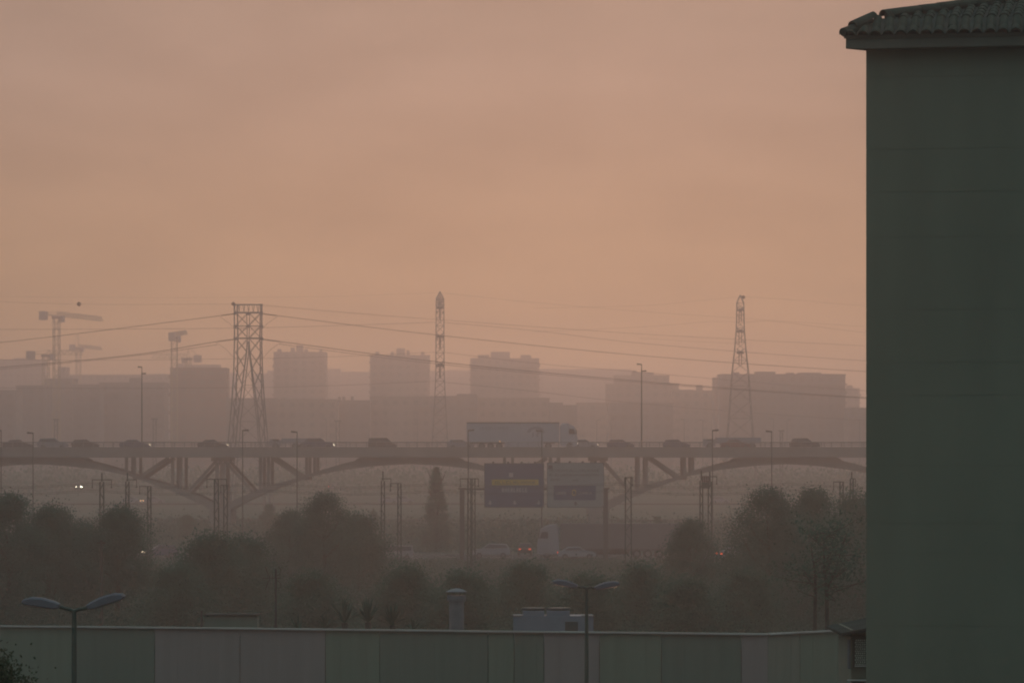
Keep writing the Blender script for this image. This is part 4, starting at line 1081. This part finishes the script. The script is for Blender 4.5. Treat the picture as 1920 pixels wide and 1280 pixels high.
wire([(1384, 556, 850), (1290, 566, 850), (1200, 573, 850), (1000, 578, 850)], 'faint topmost wire left of the tapering pylon', .022)
wire([(1393, 556, 850), (1500, 563, 850), (1620, 573, 850), (1900, 590, 850)], 'faint topmost wire right of the tapering pylon', .025)
wire([(1388, 604, 846), (1331, 603, 846), (1200, 613, 846), (1000, 622, 846)], 'faint upper wire left of the tapering pylon', .022)
wire([(1388, 604, 846), (1460, 603, 846), (1620, 623, 850), (1900, 645, 860)], 'faint upper wire right of the tapering pylon', .03)
wire([(1388, 644, 845), (1300, 640, 845), (1200, 634, 845)], 'short faint wire into the middle of the tapering pylon', .022)
# jumper loops of the wide pylon
for s, nm in ((-1, 'left'), (1, 'right')):
    for y0, y1, ym, d in ((592, 593, 616, 56), (641, 641, 672, 62)):
        wire([(466 + s * d, y0, 698), (466 + s * (d - 20), y0 + 14, 698), (466 + s * 24, ym, 698), (466, ym + 1.5, 698)], 'drooping %s jumper loop at the %s arm of the wide pylon' % (nm, 'upper' if ym < 650 else 'lower'), .035, 6)
bl_ = MB().lathe([(.05, -.42), (.3, -.28), (.42, 0), (.3, .28), (.05, .42)], 10).build('marker_ball', M['ball'], None, at(148, 570, 720) + Vector((0, 0, 0)))
tag(bl_, 'dark round marker ball on the faint wire above the big crane', 'marker ball')
# contact wires over the railway
for Y, y in ((347.5, 905), (347.5, 918), (359.5, 908), (359.5, 921)):
    X0 = at(-150, 0, Y).x; X1 = at(1800, 0, Y).x; z = at(0, y, Y).z; pts = []
    for k in range(61):
        x = X0 + (X1 - X0) * k / 60; pts.append((x, Y, z - .35 * math.sin(math.pi * ((k % 10) / 10))))
    tag(MB().tube(pts, .018, 4).build('contact_wire', M['wire']), {905: 'upper wire over the near railway track', 918: 'lower wire over the near railway track', 908: 'upper wire over the far railway track', 921: 'lower wire over the far railway track'}[y], 'overhead wire', 'wires over the railway')

# ------------------------------------------------------------------ the city behind
def block(x0, x1, ytop, D, label, m='city', bumps=(), name='apartment_block', floors=None, dep=16, bal=True, group=None):
    D *= 1.08; zb = gz(D); a, c = at(x0, 0, D).x, at(x1, 0, D).x; cx_ = (a + c) / 2; hw = (c - a) / 2; h = at(0, ytop, D).z - zb
    t = thing(name, label, 'building', (cx_, D, zb), 0, group)
    MB().box(-hw, hw, 0, dep, -1, h).build('wall', M[m], t)
    rf = MB().box(-hw - .2, hw + .2, -.2, dep + .2, h, h + .35).build('roof', M[m], t)
    for bx0, bx1, by in bumps:
        u0, u1 = at(bx0, 0, D).x - cx_, at(bx1, 0, D).x - cx_; hb = at(0, by, D).z - zb
        MB().box(u0, u1, 2.5, 2.5 + max(2, u1 - u0), h + .35, hb).build('roof_house' if u1 - u0 > 2.2 else 'chimney', M[m], rf)
    fl = max(2, int(h / 3.0)); fh = h / fl; nw = max(2, int(2 * hw / 3.2)); ww = 2 * hw / nw
    wb = MB(); sb = MB()
    for i in range(fl):
        for j in range(nw):
            xx = -hw + (j + .5) * ww; wb.box(xx - ww * .24, xx + ww * .24, -.05, .02, i * fh + 1.0, i * fh + 2.4)
        if bal and i:
            for s in (-1, 1): sb.box(min(s * hw * .35, s * (hw + .5)), max(s * hw * .35, s * (hw + .5)), -1.1, -.06, i * fh - .12, i * fh + .95 * (.3 if i % 2 else 1))
    o = wb.build('windows', M['win'], t); o['kind'] = 'stuff'
    if bal: o = sb.build('balconies', M[m], t); o['kind'] = 'stuff'
    return t
T = 'apartment_tower'
block(513, 610.5, 661, 1500, 'hazy tower block right of the wide pylon with stepped roof', 'city', [(519, 527, 654), (544, 552, 651), (555, 568, 646.5), (570, 577, 654), (598, 603, 654)], T)
block(694, 805, 667, 1520, 'hazy tower block left of the hooded pylon', 'city', [(703, 711, 658.5), (732, 738, 659), (743, 759, 652.5), (762, 768, 656), (789, 796, 659)], T)
block(882, 1011, 673, 1520, 'hazy tower block above the lorry with three roof houses', 'city', [(896, 917, 664.5), (920, 956, 659), (976, 996, 665)], T)
block(319, 424, 691, 1250, 'dark hazy block under the cranes left of the wide pylon', 'city3', [(319, 352, 690.2), (395, 412, 690)], T)
block(330, 410, 684.5, 1650, 'paler block peeping over the dark one under the cranes', 'city', [(330, 342, 681)])
block(-60, 78, 675, 1750, 'pale wide block at the far left skyline', 'city', [(25, 52, 671)], dep=20)
block(84, 136, 711, 1260, 'square block below the big crane mast', 'city2', [])
block(108, 123, 689, 1560, 'narrow pale block right of the big crane mast', 'city')
block(125, 320, 703.5, 1720, 'long pale block behind the tall left lamp', 'city', [(277, 318, 701)])
block(30, 86, 724, 1180, 'low dark block left of the crane block', 'city2', [(60, 82, 722)])
block(-60, 30, 733, 1120, 'low dark block at the left edge', 'city2')
block(137, 186, 722.5, 1200, 'low dark block right of the crane block', 'city2', [(150, 170, 720.5)])
block(187, 308, 718.5, 1220, 'long dark block behind the left lamp with a roof house', 'city2', [(241, 263, 708)])
block(424, 440, 700, 2000, 'sliver of pale block just left of the wide pylon', 'city')
block(478, 513, 701, 2000, 'pale low block between the wide pylon and the first tower', 'city', [(500, 513, 694)])
block(611, 638, 692.5, 2050, 'pale block against the right side of the first tower', 'city')
block(638, 694, 698, 2150, 'pale block filling the gap between the first two towers', 'city', [(655, 668, 696)])
block(805, 836, 696, 2150, 'pale block between the second tower and the hooded pylon', 'city')
block(836, 882, 695, 2200, 'pale block right of the hooded pylon', 'city', [(840, 852, 693)])
block(1011, 1184, 693, 2050, 'long pale block right of the third tower', 'city', [(1011, 1040, 691)], dep=24)
block(424, 520, 748, 1160, 'low terrace behind the wide pylon legs', 'city2')
block(520, 632, 750, 1150, 'low terrace in front of the first tower', 'city', [(528, 536, 746), (560, 580, 747)])
block(632, 694, 752, 1165, 'low terrace with three chimneys between towers', 'city2', [(633, 638, 743.5), (641, 646.5, 743), (657, 662, 742.5)])
block(694, 808, 745, 1170, 'low terrace in front of the second tower', 'city', [(700, 724, 742)])
block(808, 895, 744, 1140, 'low terrace behind the hooded pylon', 'city2', [(856, 894, 738)])
block(895, 1030, 748, 1150, 'low terrace in front of the third tower', 'city', [(940, 960, 746), (1006, 1026, 745)])
block(1030, 1082, 761, 1120, 'stepped low terrace above the lorry cab', 'city2', [(1030, 1056, 754)])
block(1082, 1140, 756, 1280, 'low pale terrace right of the lorry cab', 'city', [(1100, 1112, 754)])
block(1153, 1255, 704.5, 1450, 'stepped block behind the right double lamp', 'city', [(1185, 1226, 697.5), (1186, 1194, 694)], T)
block(1137, 1153, 721, 1440, 'narrow balcony wing left of the stepped block', 'city')
block(1255, 1273, 719.5, 1460, 'narrow wing right of the stepped block', 'city')
block(1140, 1262, 757, 1160, 'low terrace beneath the stepped block', 'city2')
block(1262, 1349, 733, 1320, 'middle-height terrace between the two right blocks', 'city', [(1277, 1300, 730), (1306, 1318, 721)])
block(1340, 1350, 709, 1260, 'thin outer wing of the long right block', 'city2')
block(1350, 1585, 703, 1200, 'long dark block with bumpy roofline behind the tapering pylon', 'city2', [(1376, 1387, 697), (1417, 1455, 696), (1475, 1490, 698), (1498, 1541, 698)], T)
block(1542, 1568, 702, 1600, 'pale block peeping over the right end of the long block', 'city')
block(1586, 1612, 729, 1600, 'pale step block left of the tall building', 'city', [(1588, 1600, 722)])
block(1590, 1690, 766, 1120, 'low block at the very edge of the tall building', 'city2', [(1600, 1612, 763)])

# ------------------------------------------------------------------ tower cranes
GC = 'tower cranes above the city'
def crane(x, ytop, D, zbase_y, reach, counter, rz, label, luff=0.0, sc=1.0, cat_head=0.0):
    zb = gz(D); p = at(x, 0, D); h = at(0, ytop, D).z - zb
    t = thing('tower_crane', label, 'crane', (p.x, p.y, zb), rz, GC)
    b = MB(); k = .95 * sc
    for sx in (-k, k):
        for sy in (-k, k): b.bar((sx, sy, 0), (sx, sy, h - 1.2), .16)
    n = int(h / 2.6)
    for i in range(n):
        a, c = (h - 1.2) * i / n, (h - 1.2) * (i + 1) / n; s = k if i % 2 else -k
        b.bar((s, -k, a), (-s, -k, c), .10); b.bar((-s, k, a), (s, k, c), .10); b.bar((-k, s, a), (-k, -s, c), .10); b.bar((k, -s, a), (k, s, c), .10)
    b.build('mast', M['craney'], t)
    MB().box(-1.3 * sc, 1.3 * sc, -1.3 * sc, 1.3 * sc, h - 1.5, h - .7).build('slewing_ring', M['darksteel'], t)
    MB().box(1.0 * sc, 2.9 * sc, -1.9 * sc, -.3, h - 2.6, h - .4).build('cab', M['silver'], t)
    j = MB(); th = 1.5 * sc; nn = max(5, int(reach / 2.2)); tl = math.tan(luff)
    for i in range(nn):
        a, c = reach * i / nn, reach * (i + 1) / nn; za, zc = h + a * tl, h + c * tl
        for y in (-.6 * sc, .6 * sc): j.bar((a, y, za - .6), (c, y, zc - .6), .10)
        j.bar((a, 0, za + th - .6), (c, 0, zc + th - .6), .14)
        for y in (-.6 * sc, .6 * sc): j.bar((a, y, za - .6), ((a + c) / 2, 0, (za + zc) / 2 + th - .6), .08); j.bar(((a + c) / 2, 0, (za + zc) / 2 + th - .6), (c, y, zc - .6), .08)
    j.build('jib', M['craney'], t)
    q = MB()
    for y in (-.7 * sc, .7 * sc): q.bar((0, y, h - .5), (-counter, y, h - .5), .17); q.bar((0, 0, h + .9 + cat_head), (-counter, y, h - .3), .07)
    q.build('counter_jib', M['craney'], t)
    MB().box(-counter - .6, -counter + 2.0 * sc, -1.1 * sc, 1.1 * sc, h - 2.4 * sc, h + .5).build('counterweight', M['crane_c'], t)
    if cat_head:
        c2 = MB()
        for s in (-.6, .6): c2.bar((s, 0, h - .5), (0, 0, h + cat_head), .12)
        c2.bar((0, 0, h + cat_head), (reach * .6, 0, h + .9), .05); c2.build('tower_top', M['craney'], t)
    return t
crane(106, 589, 1280, 0, 46, 13.5, R(77), 'biggest tower crane at the upper left with long jib')
crane(86, 661, 1350, 0, 14, 6.5, R(30), 'short crane with a heavy counterweight left of the biggest')
crane(147, 649, 1700, 0, 40, 11, R(81.5), 'faint thin crane right of the biggest one', cat_head=5.0)
crane(327, 627, 1300, 0, 34, 7, R(88), 'crane with an upturned jib above the dark block', luff=R(3.0))
crane(353, 668, 1500, 0, 15, 4.6, R(165), 'small crane with its weight at the right, above the dark block', cat_head=3.0)
